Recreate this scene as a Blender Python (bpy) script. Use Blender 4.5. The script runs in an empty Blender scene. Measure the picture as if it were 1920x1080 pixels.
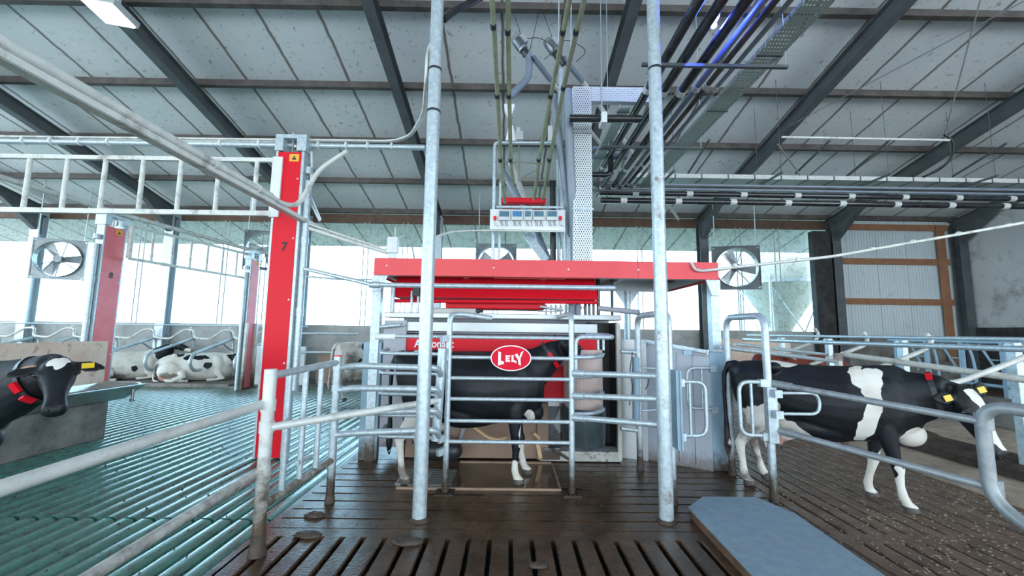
import bpy, bmesh, math, random
from mathutils import Vector as V, Matrix as M4, noise as mnoise
random.seed(4)
S = bpy.context.scene
COL = S.collection
PI = math.pi

# ------------------------------------------------------------ camera, world, exposure
CF, CH, CP, CR, CW = 760.0, 1.75, math.radians(6.16), math.radians(.75), math.radians(.3)
CAMR = M4.Rotation(-CW, 3, 'Z') @ M4.Rotation(PI/2 + CP, 3, 'X') @ M4.Rotation(CR, 3, 'Z')
cam_data = bpy.data.cameras.new('camera')
cam_data.sensor_width = 36; cam_data.lens = 36*CF/1920; cam_data.clip_end = 300; cam_data.clip_start = .05
cam = bpy.data.objects.new('camera', cam_data); COL.objects.link(cam)
cam.location = (0, 0, CH); cam.rotation_euler = CAMR.to_euler()
S.camera = cam
S.view_settings.view_transform = 'Standard'; S.view_settings.look = 'None'
S.view_settings.gamma = 1; S.view_settings.exposure = 1.12; S.view_settings.use_curve_mapping = False
S.cycles.use_denoising = True
S.cycles.max_bounces = 8; S.cycles.transparent_max_bounces = 12
S.cycles.sample_clamp_indirect = 6

W = bpy.data.worlds.new('overcast_sky'); S.world = W; W.use_nodes = True
wn = W.node_tree.nodes; wl = W.node_tree.links
bg = wn['Background']; bg.inputs[1].default_value = 4.0
# clear blue sky beyond the open side, white cloud behind the viewpoint
tcw = wn.new('ShaderNodeTexCoord'); spw = wn.new('ShaderNodeSeparateXYZ'); mrw = wn.new('ShaderNodeMapRange'); mxw = wn.new('ShaderNodeMix'); mxw.data_type = 'RGBA'
wl.new(tcw.outputs['Generated'], spw.inputs[0]); wl.new(spw.outputs['Y'], mrw.inputs[0]); mrw.inputs[1].default_value = -.5; mrw.inputs[2].default_value = .5
wl.new(mrw.outputs[0], mxw.inputs[0]); mxw.inputs[6].default_value = (.56, .66, .73, 1); mxw.inputs[7].default_value = (.46, .80, 1.06, 1)
wl.new(mxw.outputs[2], bg.inputs[0])

def lamp(name, loc, target, size, sy, power, color):
    l = bpy.data.lights.new(name, 'AREA'); l.shape = 'RECTANGLE'; l.size = size; l.size_y = sy
    l.energy = power; l.color = color
    o = bpy.data.objects.new(name, l); COL.objects.link(o); o.location = loc
    o.rotation_euler = (V(target) - V(loc)).to_track_quat('-Z', 'Y').to_euler()
    return o

def at(px, py, Y):
    d = CAMR @ V(((px-960)/CF, -(py-540)/CF, -1)); return V((0, 0, CH)) + d*(Y/d.y)
def atx(px, py, X):
    d = CAMR @ V(((px-960)/CF, -(py-540)/CF, -1)); return V((0, 0, CH)) + d*(X/d.x)
def gr(px, py, z=0.):
    d = CAMR @ V(((px-960)/CF, -(py-540)/CF, -1)); return V((0, 0, CH)) + d*((z-CH)/d.z)

# ------------------------------------------------------------ materials
def mat(name, col, rough=.5, metal=0., col2=None, ns=6., lo=.35, hi=.65, dirt=None, mud=None, bump=0., bs=30., seam=None, spec=.5, rv=0., emit=None, coat=0.):
    """noise mix col/col2; dirt=(colour, scale, lo, hi, strength); mud=(colour, z0, z1): splash rising from the floor; seam=(axis, period, offset, width, colour)"""
    m = bpy.data.materials.new(name); m.use_nodes = True
    t = m.node_tree; N = t.nodes; L = t.links; b = N['Principled BSDF']
    b.inputs['Roughness'].default_value = rough; b.inputs['Metallic'].default_value = metal
    b.inputs['Specular IOR Level'].default_value = spec
    if coat: b.inputs['Coat Weight'].default_value = coat; b.inputs['Coat Roughness'].default_value = .14
    geo = N.new('ShaderNodeNewGeometry'); pos = geo.outputs['Position']
    def noise(scale, det=4., ro=.6):
        n = N.new('ShaderNodeTexNoise'); n.inputs['Scale'].default_value = scale; n.inputs['Detail'].default_value = det
        n.inputs['Roughness'].default_value = ro; L.new(pos, n.inputs['Vector']); return n.outputs['Fac']
    def ramp(f, a, c):
        r = N.new('ShaderNodeMapRange'); r.inputs[1].default_value = a; r.inputs[2].default_value = c; L.new(f, r.inputs[0]); return r.outputs[0]
    def mix(f, a, c):
        x = N.new('ShaderNodeMix'); x.data_type = 'RGBA'
        if isinstance(f, float): x.inputs[0].default_value = f
        else: L.new(f, x.inputs[0])
        for i, v in ((6, a), (7, c)):
            if isinstance(v, tuple): x.inputs[i].default_value = (*v, 1)
            else: L.new(v, x.inputs[i])
        return x.outputs[2]
    def math_(op, a, c=None):
        x = N.new('ShaderNodeMath'); x.operation = op
        for i, v in enumerate((a, c)):
            if v is None: continue
            if isinstance(v, (int, float)): x.inputs[i].default_value = v
            else: L.new(v, x.inputs[i])
        return x.outputs[0]
    c = col
    if col2: c = mix(ramp(noise(ns), lo, hi), col, col2)
    if seam:
        ax, per, off, wid, sc = seam
        sx = N.new('ShaderNodeSeparateXYZ'); L.new(pos, sx.inputs[0])
        u = math_('ADD', sx.outputs[ax], -off); u = math_('ADD', u, math_('MULTIPLY', math_('ADD', noise(2.5), -.5), wid*1.5))
        u = math_('PINGPONG', u, per/2)
        f = ramp(u, wid, wid*.25)
        c = mix(math_('MULTIPLY', f, .85), c, sc)
    if dirt:
        dc, ds, a, z, st = dirt
        c = mix(math_('MULTIPLY', ramp(noise(ds, 8., .72), a, z), st), c, dc)
    if mud:
        mc, z0, z1 = mud
        sx = N.new('ShaderNodeSeparateXYZ'); L.new(pos, sx.inputs[0])
        zz = math_('ADD', sx.outputs[2], math_('MULTIPLY', math_('ADD', noise(14., 6.), -.5), (z1-z0)*1.6))
        c = mix(ramp(zz, z1, z0), c, mc)
    if isinstance(c, tuple): b.inputs['Base Color'].default_value = (*c, 1)
    else: L.new(c, b.inputs['Base Color'])
    if rv:
        r = N.new('ShaderNodeMapRange'); r.inputs[1].default_value = .3; r.inputs[2].default_value = .7
        r.inputs[3].default_value = max(.03, rough-rv); r.inputs[4].default_value = rough+rv; L.new(noise(5., 6.), r.inputs[0])
        L.new(r.outputs[0], b.inputs['Roughness'])
    if bump:
        bp = N.new('ShaderNodeBump'); bp.inputs['Strength'].default_value = bump; bp.inputs['Distance'].default_value = .02
        L.new(noise(bs, 6.), bp.inputs['Height']); L.new(bp.outputs[0], b.inputs['Normal'])
    if emit:
        b.inputs['Emission Color'].default_value = (*emit[0], 1); b.inputs['Emission Strength'].default_value = emit[1]
    return m

MUD = (.075, .055, .04)
GALV = mat('galvanised_steel', (.42, .49, .53), .4, .45, (.58, .65, .68), 22, dirt=((.30, .27, .23), 7., .60, .78, .55), bump=.05, bs=60)
GALVS = mat('galvanised_steel_rusty', (.42, .49, .53), .4, .4, (.58, .65, .68), 22, dirt=((.17, .11, .08), 6., .56, .68, .8), bump=.05, bs=60)
GALVM = mat('galvanised_steel_muddy', (.42, .49, .53), .4, .4, (.58, .65, .68), 22, dirt=((.30, .25, .2), 7., .56, .75, .6), mud=(MUD, .15, .42), bump=.05, bs=60)
GALVF = mat('fence_steel_soiled', (.62, .63, .61), .45, .15, (.76, .75, .70), 12, dirt=((.20, .14, .10), 6., .5, .74, .75), mud=((.10, .065, .045), .25, .85), bump=.1, bs=50)
GALVD = mat('dark_aged_galvanising', (.25, .275, .29), .45, .3, (.36, .375, .38), 10, dirt=((.16, .13, .11), 6., .55, .75, .6), bump=.08, bs=50)
WIRE = mat('grey_wire', (.20, .19, .18), .6)
DULL = mat('weathered_grey_pipe', (.62, .62, .58), .5, .1, (.74, .73, .68), 9, dirt=((.20, .16, .12), 5., .52, .72, .8), bump=.1, bs=40)
RED = mat('red_paint', (.74, .008, .022), .42, 0, spec=.22, dirt=((.30, .03, .03), 3., .62, .85, .3))
REDL = mat('red_sheet_lit', (.82, .075, .08), .5, 0, (.76, .06, .07), 1.2)  # paler red: the light falling on the fascia is put into the colour
BLUEG = mat('blue_grey_paint', (.25, .37, .46), .5, .1, (.30, .42, .50), 5, mud=(MUD, .05, .3))
GREYP = mat('grey_panel', (.40, .43, .49), .4, .15, (.44, .47, .53), 1.2, mud=((.20, .17, .15), .0, .22))
GREYL = mat('light_grey_sheet', (.50, .52, .52), .35, .35, (.58, .59, .58), 3)
GREYM = mat('mauve_grey_panel', (.33, .33, .37), .5, .1, (.40, .40, .43), 4, mud=(MUD, .1, .4))
STAIN = mat('stainless_steel', (.55, .56, .56), .28, .85, (.45, .44, .42), 8)
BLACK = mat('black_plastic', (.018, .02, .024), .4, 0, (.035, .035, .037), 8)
BLACKP = mat('black_pipe', (.012, .014, .018), .16, 0, (.03, .03, .03), 6)
WHITE = mat('white_paint', (.78, .80, .80), .4, 0, (.70, .71, .70), 6)
BEAM = mat('dark_steel_beam', (.075, .088, .095), .5, .2, (.11, .12, .125), 2.5, dirt=((.16, .15, .14), 6, .5, .8, .5))
PURL = mat('brown_purlin', (.060, .048, .042), .6, .1, (.12, .10, .09), 3)
CEIL = mat('roof_sandwich_panel', (.60, .635, .645), .5, 0, (.70, .71, .70), .5, dirt=((.13, .09, .06), 8., .575, .69, .8), seam=(0, 1.19, -2.6, .048, (.075, .042, .026)), bump=.03)
CONC = mat('bare_concrete', (.36, .36, .345), .75, 0, (.48, .48, .46), 1.3, dirt=((.16, .15, .13), 3, .5, .75, .6), bump=.2, bs=25)
CONCD = mat('soiled_concrete', (.15, .135, .12), .7, 0, (.27, .245, .22), 1.6, dirt=((.03, .027, .025), 2, .45, .7, .85), bump=.25, bs=20)
FLOORC = mat('wet_slurry_concrete', (.038, .020, .010), .22, 0, (.105, .060, .033), 3.5, .3, .7, dirt=((.22, .15, .10), 26, .60, .74, .5), bump=.22, bs=34, rv=.15, spec=.6)
FLOORR = mat('drying_slurry_concrete', (.085, .046, .026), .45, 0, (.20, .118, .074), 4, .3, .7, dirt=((.42, .32, .26), 30, .56, .70, .7), bump=.6, bs=30, rv=.2, spec=.45)
GREEN = mat('green_rubber_mat', (.035, .15, .115), .3, 0, (.065, .23, .18), 3, dirt=((.05, .042, .03), 7, .50, .68, .75), bump=.18, bs=36, rv=.13, spec=.7, coat=.7)
PIT = mat('slurry_pit', (.006, .005, .004), .5)
SAND = mat('sandy_bedding', (.46, .35, .27), .9, 0, (.34, .25, .19), 3, dirt=((.14, .095, .07), 7, .52, .72, .8), bump=.5, bs=25)
SOIL = mat('dark_compost', (.035, .022, .016), .85, 0, (.075, .05, .036), 9, bump=1., bs=30)
WALLW = mat('white_ribbed_cladding', (.62, .68, .69), .5, 0, (.68, .73, .74), .8, dirt=((.22, .21, .19), 2.5, .58, .8, .5), seam=(0, 1.1, .2, .012, (.2, .2, .2)))
WALLG = mat('gable_cladding', (.50, .51, .50), .6, 0, (.58, .59, .58), .6, dirt=((.12, .11, .10), 1.5, .5, .72, .8), bump=.1)
JAMB = mat('black_cloth', (.018, .017, .017), .8, 0, (.05, .047, .045), 3)
WOOD = mat('brown_timber', (.36, .17, .085), .6, 0, (.28, .125, .065), 4, dirt=((.12, .07, .05), 5, .55, .75, .6), bump=.1)
WOODD = mat('dark_timber', (.085, .042, .025), .7, 0, (.13, .07, .045), 4)
PANELB = mat('stained_board', (.70, .46, .34), .6, 0, (.82, .64, .52), 1.6, dirt=((.26, .11, .06), 11, .56, .68, .8), bump=.1)
BEIGE = mat('beige_lining', (.30, .19, .13), .45, 0, (.37, .245, .175), 2.5, dirt=((.18, .11, .08), 4, .55, .75, .5))
FEEDP = mat('pinkish_feed_shield', (.55, .42, .38), .5, 0, (.46, .33, .29), 5, dirt=((.22, .09, .05), 6, .56, .72, .8))
DARKG = mat('dark_green_rubber', (.018, .032, .035), .4, 0, (.04, .065, .07), 7)
HOSE = mat('cream_hose', (.72, .48, .26), .4)
OLIVE = mat('translucent_feed_tube', (.20, .225, .14), .3, 0, (.29, .31, .21), 10)
PVC = mat('grey_plastic_pipe', (.17, .205, .25), .35, 0, (.22, .255, .30), 5)
PVCW = mat('pale_plastic_pipe', (.62, .62, .60), .4, 0, (.52, .52, .50), 8)
YEL = mat('yellow_plastic', (.85, .55, .03), .45)
LABY = mat('yellow_label', (.85, .42, .04), .5)
INK = mat('black_lettering', (.01, .01, .012), .5)
WLET = mat('white_lettering', (.85, .85, .85), .4)
SIGNR = mat('sign_red', (.72, .006, .03), .5, spec=.15)
PLATF = mat('blue_board', (.20, .29, .35), .55, 0, (.27, .35, .40), 14, dirt=((.30, .29, .27), 5, .5, .72, .5), bump=.25, bs=80)
BRACK = mat('brown_edge', (.16, .085, .05), .7, 0, (.10, .055, .035), 6)
LCD = mat('lcd_screen', (.05, .13, .17), .15, 0, (.10, .22, .28), 60)
LCDB = mat('blue_lcd_screen', (.03, .12, .30), .15, 0, (.10, .30, .5), 60)
LEDW = mat('lamp_led_panel', (1, .95, .85), .5, emit=((1, .93, .72), 6))
LEDV = mat('lamp_violet_strip', (.5, .45, .95), .5, emit=((.5, .45, 1), 2.5))
BLED = mat('blue_night_lamp', (.1, .2, 1), .4, emit=((.02, .05, 1), 60))
BLEC = mat('night_lamp_core', (1, 1, 1), .4, emit=((.8, .85, 1), 40))
SILOM = mat('silo_fibreglass', (.42, .45, .40), .5, 0, (.50, .52, .47), 2)
MUDM = mat('mud', (.045, .03, .022), .5, 0, (.09, .062, .045), 14, bump=.8, bs=40)
ROPE = mat('curtain_rope', (.42, .45, .45), .7)
FANM = mat('fan_housing', (.10, .115, .125), .3, .5, (.22, .25, .27), 2.5)
FANR = mat('fan_steel', (.34, .37, .38), .35, .4, (.22, .24, .25), 5)

def perf(name, ax, ay, px, py, base=(.66, .70, .70), fx=.5, fy=.32):
    m = bpy.data.materials.new(name); m.use_nodes = True; t = m.node_tree; N = t.nodes; L = t.links
    b = N['Principled BSDF']; b.inputs['Base Color'].default_value = (*base, 1); b.inputs['Roughness'].default_value = .4; b.inputs['Metallic'].default_value = .3
    geo = N.new('ShaderNodeNewGeometry'); s = N.new('ShaderNodeSeparateXYZ'); L.new(geo.outputs['Position'], s.inputs[0])
    def mm(op, a, c):
        x = N.new('ShaderNodeMath'); x.operation = op
        for i, v in enumerate((a, c)):
            if isinstance(v, (int, float)): x.inputs[i].default_value = v
            else: L.new(v, x.inputs[i])
        return x.outputs[0]
    u = mm('DIVIDE', s.outputs[ax], px); v = mm('DIVIDE', s.outputs[ay], py)
    row = mm('MULTIPLY', mm('FLOORED_MODULO', mm('FLOOR', v, 0), 2), .5)
    fu = mm('FLOORED_MODULO', mm('ADD', u, row), 1); fv = mm('FLOORED_MODULO', v, 1)
    h = mm('MULTIPLY', mm('LESS_THAN', fu, fx), mm('LESS_THAN', fv, fy))
    tr = N.new('ShaderNodeBsdfTransparent'); mx = N.new('ShaderNodeMixShader')
    L.new(h, mx.inputs[0]); L.new(b.outputs[0], mx.inputs[1]); L.new(tr.outputs[0], mx.inputs[2]); L.new(mx.outputs[0], N['Material Output'].inputs[0])
    return m
PERFV = perf('perforated_tray_upright', 0, 2, .034, .034, (.72, .76, .76), .42, .62)
PERFH = perf('perforated_tray_crosswise', 0, 2, .04, .03, (.72, .76, .76))
PERFY = perf('perforated_tray_lengthwise', 0, 1, .036, .06, (.36, .45, .42), .5, .45)
PERFX = perf('perforated_tray_far', 0, 1, .06, .05, (.48, .55, .54), .5, .4)

def net_mat():
    m = bpy.data.materials.new('windbreak_net'); m.use_nodes = True; t = m.node_tree; N = t.nodes; L = t.links
    b = N['Principled BSDF']; b.inputs['Base Color'].default_value = (.19, .175, .125, 1); b.inputs['Roughness'].default_value = .8
    geo = N.new('ShaderNodeNewGeometry'); n = N.new('ShaderNodeTexNoise'); n.inputs['Scale'].default_value = 9; n.inputs['Detail'].default_value = 7; n.inputs['Roughness'].default_value = .75
    L.new(geo.outputs['Position'], n.inputs['Vector'])
    r = N.new('ShaderNodeMapRange'); r.inputs[1].default_value = .5; r.inputs[2].default_value = .72; r.inputs[3].default_value = .06; r.inputs[4].default_value = .42
    L.new(n.outputs['Fac'], r.inputs[0])
    tr = N.new('ShaderNodeBsdfTransparent'); mx = N.new('ShaderNodeMixShader')
    L.new(r.outputs[0], mx.inputs[0]); L.new(tr.outputs[0], mx.inputs[1]); L.new(b.outputs[0], mx.inputs[2]); L.new(mx.outputs[0], N['Material Output'].inputs[0])
    return m
NET = net_mat()

def cow_mat(name, dark=(.005, .0065, .009), light=(.80, .76, .70)):
    m = bpy.data.materials.new(name); m.use_nodes = True; t = m.node_tree; N = t.nodes; L = t.links; b = N['Principled BSDF']
    b.inputs['Roughness'].default_value = .5; b.inputs['Specular IOR Level'].default_value = .35
    tc = N.new('ShaderNodeTexCoord')
    def noise(sc, d=4):
        n = N.new('ShaderNodeTexNoise'); n.inputs['Scale'].default_value = sc; n.inputs['Detail'].default_value = d; L.new(tc.outputs['Object'], n.inputs['Vector']); return n.outputs['Fac']
    def attr(nm):
        a = N.new('ShaderNodeAttribute'); a.attribute_name = nm; return a.outputs['Fac']
    def mm(op, a, c):
        x = N.new('ShaderNodeMath'); x.operation = op
        for i, v in enumerate((a, c)):
            if isinstance(v, (int, float)): x.inputs[i].default_value = v
            else: L.new(v, x.inputs[i])
        return x.outputs[0]
    def mr(f, a, c):
        r = N.new('ShaderNodeMapRange'); r.inputs[1].default_value = a; r.inputs[2].default_value = c; L.new(f, r.inputs[0]); return r.outputs[0]
    def mix(f, a, c):
        x = N.new('ShaderNodeMix'); x.data_type = 'RGBA'; L.new(f, x.inputs[0])
        for i, v in ((6, a), (7, c)):
            if isinstance(v, tuple): x.inputs[i].default_value = (*v, 1)
            else: L.new(v, x.inputs[i])
        return x.outputs[2]
    w = mm('ADD', attr('white'), mm('MULTIPLY', mm('ADD', noise(5.5, 7), -.5), 1.15))
    dk = mix(mr(noise(5, 3), .4, .7), dark, tuple(x*1.8+.003 for x in dark))
    lt = mix(mr(noise(4, 5), .45, .75), light, (.60, .53, .44))
    c = mix(mr(w, -.03, .03), dk, lt)
    c = mix(mr(mm('ADD', attr('pink'), mm('MULTIPLY', mm('ADD', noise(10), -.5), .4)), 0, .25), c, (.58, .32, .25))
    c = mix(mm('MULTIPLY', mr(mm('ADD', attr('dirt'), mm('MULTIPLY', mm('ADD', noise(13, 6), -.5), 1.1)), 0, .5), .8), c, (.10, .065, .045))
    c = mix(mr(attr('hoof'), 0, .2), c, (.10, .085, .07))
    L.new(c, b.inputs['Base Color'])
    bp = N.new('ShaderNodeBump'); bp.inputs['Strength'].default_value = .12; bp.inputs['Distance'].default_value = .02
    L.new(noise(40, 4), bp.inputs['Height']); L.new(bp.outputs[0], b.inputs['Normal'])
    return m
COWM = cow_mat('holstein_coat'); COWR = cow_mat('red_pied_coat', (.16, .03, .018))
EYEM = mat('dark_eye', (.008, .006, .006), .08)

# ------------------------------------------------------------ geometry helpers
def fillet(pts, rad, n=6):
    pts = [V(p) for p in pts]
    if len(pts) < 3 or rad <= 0: return pts
    out = [pts[0]]
    for i in range(1, len(pts)-1):
        a, b, c = pts[i-1], pts[i], pts[i+1]
        d1, d2 = a-b, c-b; r = min(rad, d1.length*.48, d2.length*.48)
        p, q = b+d1.normalized()*r, b+d2.normalized()*r
        for k in range(n+1):
            t = k/n; out.append(p*(1-t)**2 + b*2*t*(1-t) + q*t*t)
    out.append(pts[-1]); return out

class MB:
    def __init__(s): s.v = []; s.f = []; s.sm = []
    def add(s, vs, fs, smooth=False):
        o = len(s.v); s.v += [V(p) for p in vs]; s.f += [tuple(i+o for i in f) for f in fs]; s.sm += [smooth]*len(fs)
    def box(s, lo, hi, bev=0.):
        (a, b, c), (d, e, f) = lo, hi
        a, d = min(a, d), max(a, d); b, e = min(b, e), max(b, e); c, f = min(c, f), max(c, f)
        s.hexa([(a, b, c), (d, b, c), (d, e, c), (a, e, c), (a, b, f), (d, b, f), (d, e, f), (a, e, f)])
        return s
    def hexa(s, p):
        s.add(p, [(3, 2, 1, 0), (4, 5, 6, 7), (0, 1, 5, 4), (1, 2, 6, 5), (2, 3, 7, 6), (3, 0, 4, 7)]); return s
    def bar(s, p0, p1, w, h, up=(0, 0, 1)):
        p0, p1 = V(p0), V(p1); d = (p1-p0).normalized(); up = V(up)
        l = d.cross(up)
        if l.length < 1e-4: l = d.cross(V((0, 1, 0)))
        l.normalize(); u = l.cross(d)
        l *= w/2; u *= h/2
        s.hexa([p0-l-u, p0+l-u, p1+l-u, p1-l-u, p0-l+u, p0+l+u, p1+l+u, p1-l+u]); return s
    def loft(s, rings, cap=True, smooth=True):
        n = len(rings[0]); vs = [p for r in rings for p in r]; fs = []
        for i in range(len(rings)-1):
            for k in range(n):
                a, b = i*n+k, i*n+(k+1) % n; fs.append((a, b, b+n, a+n))
        s.add(vs, fs, smooth)
        if cap:
            s.add(rings[0], [tuple(range(n))[::-1]]); s.add(rings[-1], [tuple(range(n))])
        return s
    def tube(s, pts, r, n=10, bend=0., smooth=True):
        pts = fillet(pts, bend); m = len(pts); T = []
        for i in range(m):
            a = pts[max(0, i-1)]; b = pts[min(m-1, i+1)]; T.append((b-a).normalized())
        u = T[0].orthogonal().normalized(); rings = []
        for i in range(m):
            u = (u - T[i]*u.dot(T[i])).normalized(); w = T[i].cross(u)
            rr = r[i] if isinstance(r, (list, tuple)) else r
            rings.append([pts[i] + u*(rr*math.cos(2*PI*k/n)) + w*(rr*math.sin(2*PI*k/n)) for k in range(n)])
        return s.loft(rings, True, smooth)
    def prism(s, poly, vec):
        vec = V(vec); n = len(poly); a = [V(p) for p in poly]; b = [p+vec for p in a]
        s.add(a+b, [tuple(range(n))[::-1], tuple(range(n, 2*n))] + [(i, (i+1) % n, n+(i+1) % n, n+i) for i in range(n)]); return s
    def ell(s, c, r, nu=16, nv=10, rot=None):
        c = V(c); rings = []
        for j in range(1, nv):
            t = PI*j/nv; ring = []
            for k in range(nu):
                p = V((r[0]*math.sin(t)*math.cos(2*PI*k/nu), r[1]*math.sin(t)*math.sin(2*PI*k/nu), -r[2]*math.cos(t)))
                ring.append(c + (rot @ p if rot else p))
            rings.append(ring)
        return s.loft(rings, True)
    def disc(s, c, ax, r, h, n=20):
        c = V(c); ax = V(ax).normalized(); return s.tube([c-ax*h/2, c+ax*h/2], r, n, smooth=True)
    def build(s, name, m, parent=None, local=False, bevel=0.):
        me = bpy.data.meshes.new(name); o = bpy.data.objects.new(name, me); COL.objects.link(o)
        off = V((0, 0, 0))
        if parent is not None:
            o.parent = parent
            if not local:
                p = parent
                while p: off += p.location; p = p.parent
        elif not local:
            xs = [p.x for p in s.v]; ys = [p.y for p in s.v]; zs = [p.z for p in s.v]
            off = V(((min(xs)+max(xs))/2, (min(ys)+max(ys))/2, min(zs))); o.location = off
        me.from_pydata([p-off for p in s.v], [], s.f)
        me.polygons.foreach_set('use_smooth', s.sm)
        me.validate(); me.update()
        bm = bmesh.new(); bm.from_mesh(me); bmesh.ops.recalc_face_normals(bm, faces=bm.faces); bm.to_mesh(me); bm.free()
        if m: me.materials.append(m)
        if bevel:
            b = o.modifiers.new('bevel', 'BEVEL'); b.width = bevel; b.segments = 2; b.limit_method = 'ANGLE'
        return o

def tag(o, label=None, cat=None, group=None, kind=None):
    if label: o['label'] = label
    if cat: o['category'] = cat
    if group: o['group'] = group
    if kind: o['kind'] = kind
    return o
def thing(name, label, cat, loc=(0, 0, 0), group=None, rz=0):
    o = bpy.data.objects.new(name, None); COL.objects.link(o); o.location = loc; o.rotation_euler = (0, 0, rz); o.empty_display_size = .1
    return tag(o, label, cat, group)
def struct(name, mb, m, label=None, cat=None, bevel=0.):
    return tag(mb.build(name, m, bevel=bevel), label, cat, kind='structure')
def solo(name, mb, m, label, cat, group=None, bevel=0.):
    return tag(mb.build(name, m, bevel=bevel), label, cat, group)
def copy_tree(o, parent=None):
    c = o.copy(); COL.objects.link(c)
    if parent: c.parent = parent
    for ch in list(o.children): copy_tree(ch, c)
    return c
def text_mb(txt, size, depth, font_off=0.):
    cu = bpy.data.curves.new('lettering', 'FONT'); cu.body = txt; cu.size = size; cu.extrude = depth; cu.align_x = 'CENTER'; cu.align_y = 'CENTER'; cu.offset = font_off
    o = bpy.data.objects.new('lettering', cu); COL.objects.link(o)
    dg = bpy.context.evaluated_depsgraph_get(); me = bpy.data.meshes.new_from_object(o.evaluated_get(dg))
    mb = MB(); mb.add([v.co.copy() for v in me.vertices], [tuple(p.vertices) for p in me.polygons])
    bpy.data.objects.remove(o); bpy.data.meshes.remove(me)
    return mb
def place_text(txt, size, depth, c, sx=1., off=0.):
    """lettering that stands upright facing the camera side (-Y), centred on c"""
    mb = text_mb(txt, size, depth, off); c = V(c)
    mb.v = [V((c.x+p.x*sx, c.y-p.z, c.z+p.y)) for p in mb.v]; return mb
def lerp(a, b, t): return V(a)*(1-t)+V(b)*t

# ------------------------------------------------------------ building shell
YW = 14.5
def roof(y): return 6.14 + .24*(YW-y)
ROOF_Y0 = -1.6; YB = -17.; XL, XRW = -26., 16.4
mb = MB()
mb.hexa([(XL, ROOF_Y0, roof(ROOF_Y0)), (XRW+.4, ROOF_Y0, roof(ROOF_Y0)), (XRW+.4, 17.6, roof(17.6)), (XL, 17.6, roof(17.6)),
         (XL, ROOF_Y0, roof(ROOF_Y0)+.12), (XRW+.4, ROOF_Y0, roof(ROOF_Y0)+.12), (XRW+.4, 17.6, roof(17.6)+.12), (XL, 17.6, roof(17.6)+.12)])
rb = roof(ROOF_Y0)-.24*(ROOF_Y0-YB)
mb.hexa([(XL, YB, rb), (XRW+.4, YB, rb), (XRW+.4, ROOF_Y0, roof(ROOF_Y0)), (XL, ROOF_Y0, roof(ROOF_Y0)), (XL, YB, rb+.12), (XRW+.4, YB, rb+.12), (XRW+.4, ROOF_Y0, roof(ROOF_Y0)+.12), (XL, ROOF_Y0, roof(ROOF_Y0)+.12)])
struct('ceiling', mb, CEIL, 'pale insulated roof panels with rust-brown seams', 'ceiling')
# purlins run crosswise under the panels
y = YW - .05; i = 0
while y > ROOF_Y0:
    mb = MB(); z = roof(y)
    mb.box((XL, y-.035, z-.17), (XRW, y+.035, z)); mb.box((XL, y-.08, z-.175), (XRW, y+.035, z-.155))
    struct('purlin', mb, PURL, 'brown steel purlin under the roof panels, number %d from the open eave' % (i+1), 'purlin'); y -= 1.85; i += 1
RX = [-16.85, -12.1, -7.35, -2.6, 2.15, 6.9, 11.65, 16.2]
RN = ['leftmost visible', 'second visible', 'third visible', 'fourth visible', 'fifth visible', 'sixth visible', 'seventh visible', 'gable-end']
for x, nm in zip(RX, RN):
    mb = MB()
    p0 = V((x, ROOF_Y0, roof(ROOF_Y0)-.19)); p1 = V((x, YW, roof(YW)-.19)); dn = V((0, -.233, -.97))
    mb.bar(p0, p1, .2, .02); mb.bar(p0+dn*.32, p1+dn*.32, .2, .02); mb.bar(p0+dn*.16, p1+dn*.16, .02, .32)
    mb.prism([(x-.09, YW-.2, roof(YW)-.45), (x-.09, YW-1.5, roof(YW-1.5)-.5), (x-.09, YW-.2, roof(YW)-1.15)], (.18, 0, 0))
    struct('rafter', mb, BEAM, 'dark steel rafter, %s from the left' % nm, 'rafter')
    mb = MB(); y0 = YW-.22
    mb.box((x-.15, y0-.15, 0), (x+.15, y0-.13, roof(YW)-.3)); mb.box((x-.15, y0+.13, 0), (x+.15, y0+.15, roof(YW)-.3)); mb.box((x-.014, y0-.13, 0), (x+.014, y0+.13, roof(YW)-.3))
    struct('column', mb, BEAM if x > 3 else GALV, 'steel column carrying the %s rafter' % nm, 'column')
# low wall, eave timber, ribbed wall, gable
mb = MB(); mb.box((XL, YW, 0), (11.5, YW+.2, 1.9)); struct('wall_back', mb, CONC, 'low grey concrete parapet under the open side', 'wall')
mb = MB(); mb.box((XL, YW-.06, roof(YW)-.52), (11.6, YW+.05, roof(YW)-.2)); struct('trim_1', mb, WOODD, 'dark timber eave board over the open side', 'trim')
mb = MB(); mb.box((11.5, YW, 0), (XRW, YW+.2, 1.75)); struct('wall_back_low', mb, CONCD, 'soiled dark concrete footing of the ribbed wall', 'wall')
mb = MB(); n = 44
for k in range(n):
    xa = 11.7+(XRW-11.7)*k/n; xb = 11.7+(XRW-11.7)*(k+1)/n; w = (xb-xa)
    mb.prism([(xa, YW+.1, 1.75), (xa, YW+.02, 1.75), (xa+w*.75, YW+.02, 1.75), (xa+w*.8, YW+.035, 1.75), (xb, YW+.035, 1.75), (xb, YW+.1, 1.75)], (0, 0, roof(YW)-1.75))
struct('wall_back_ribbed', mb, WALLW, 'white ribbed cladding at the far right corner', 'wall')
for i, (ya, lab) in enumerate(((427, 'top'), (491, 'middle'), (566, 'lowest'))):
    za = at(1675, ya, YW).z; mb = MB(); mb.box((11.75, YW-.06, za-.11), (16.0, YW+.015, za+.11)); struct('trim_%d' % (i+2), mb, WOOD, '%s brown timber batten across the white ribbed wall' % lab, 'trim')
mb = MB(); mb.box((15.55, YW-.1, .9), (15.85, YW-.065, roof(YW)-.3)); struct('trim_5', mb, WOOD, 'upright brown timber at the end of the white ribbed wall', 'trim')
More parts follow.
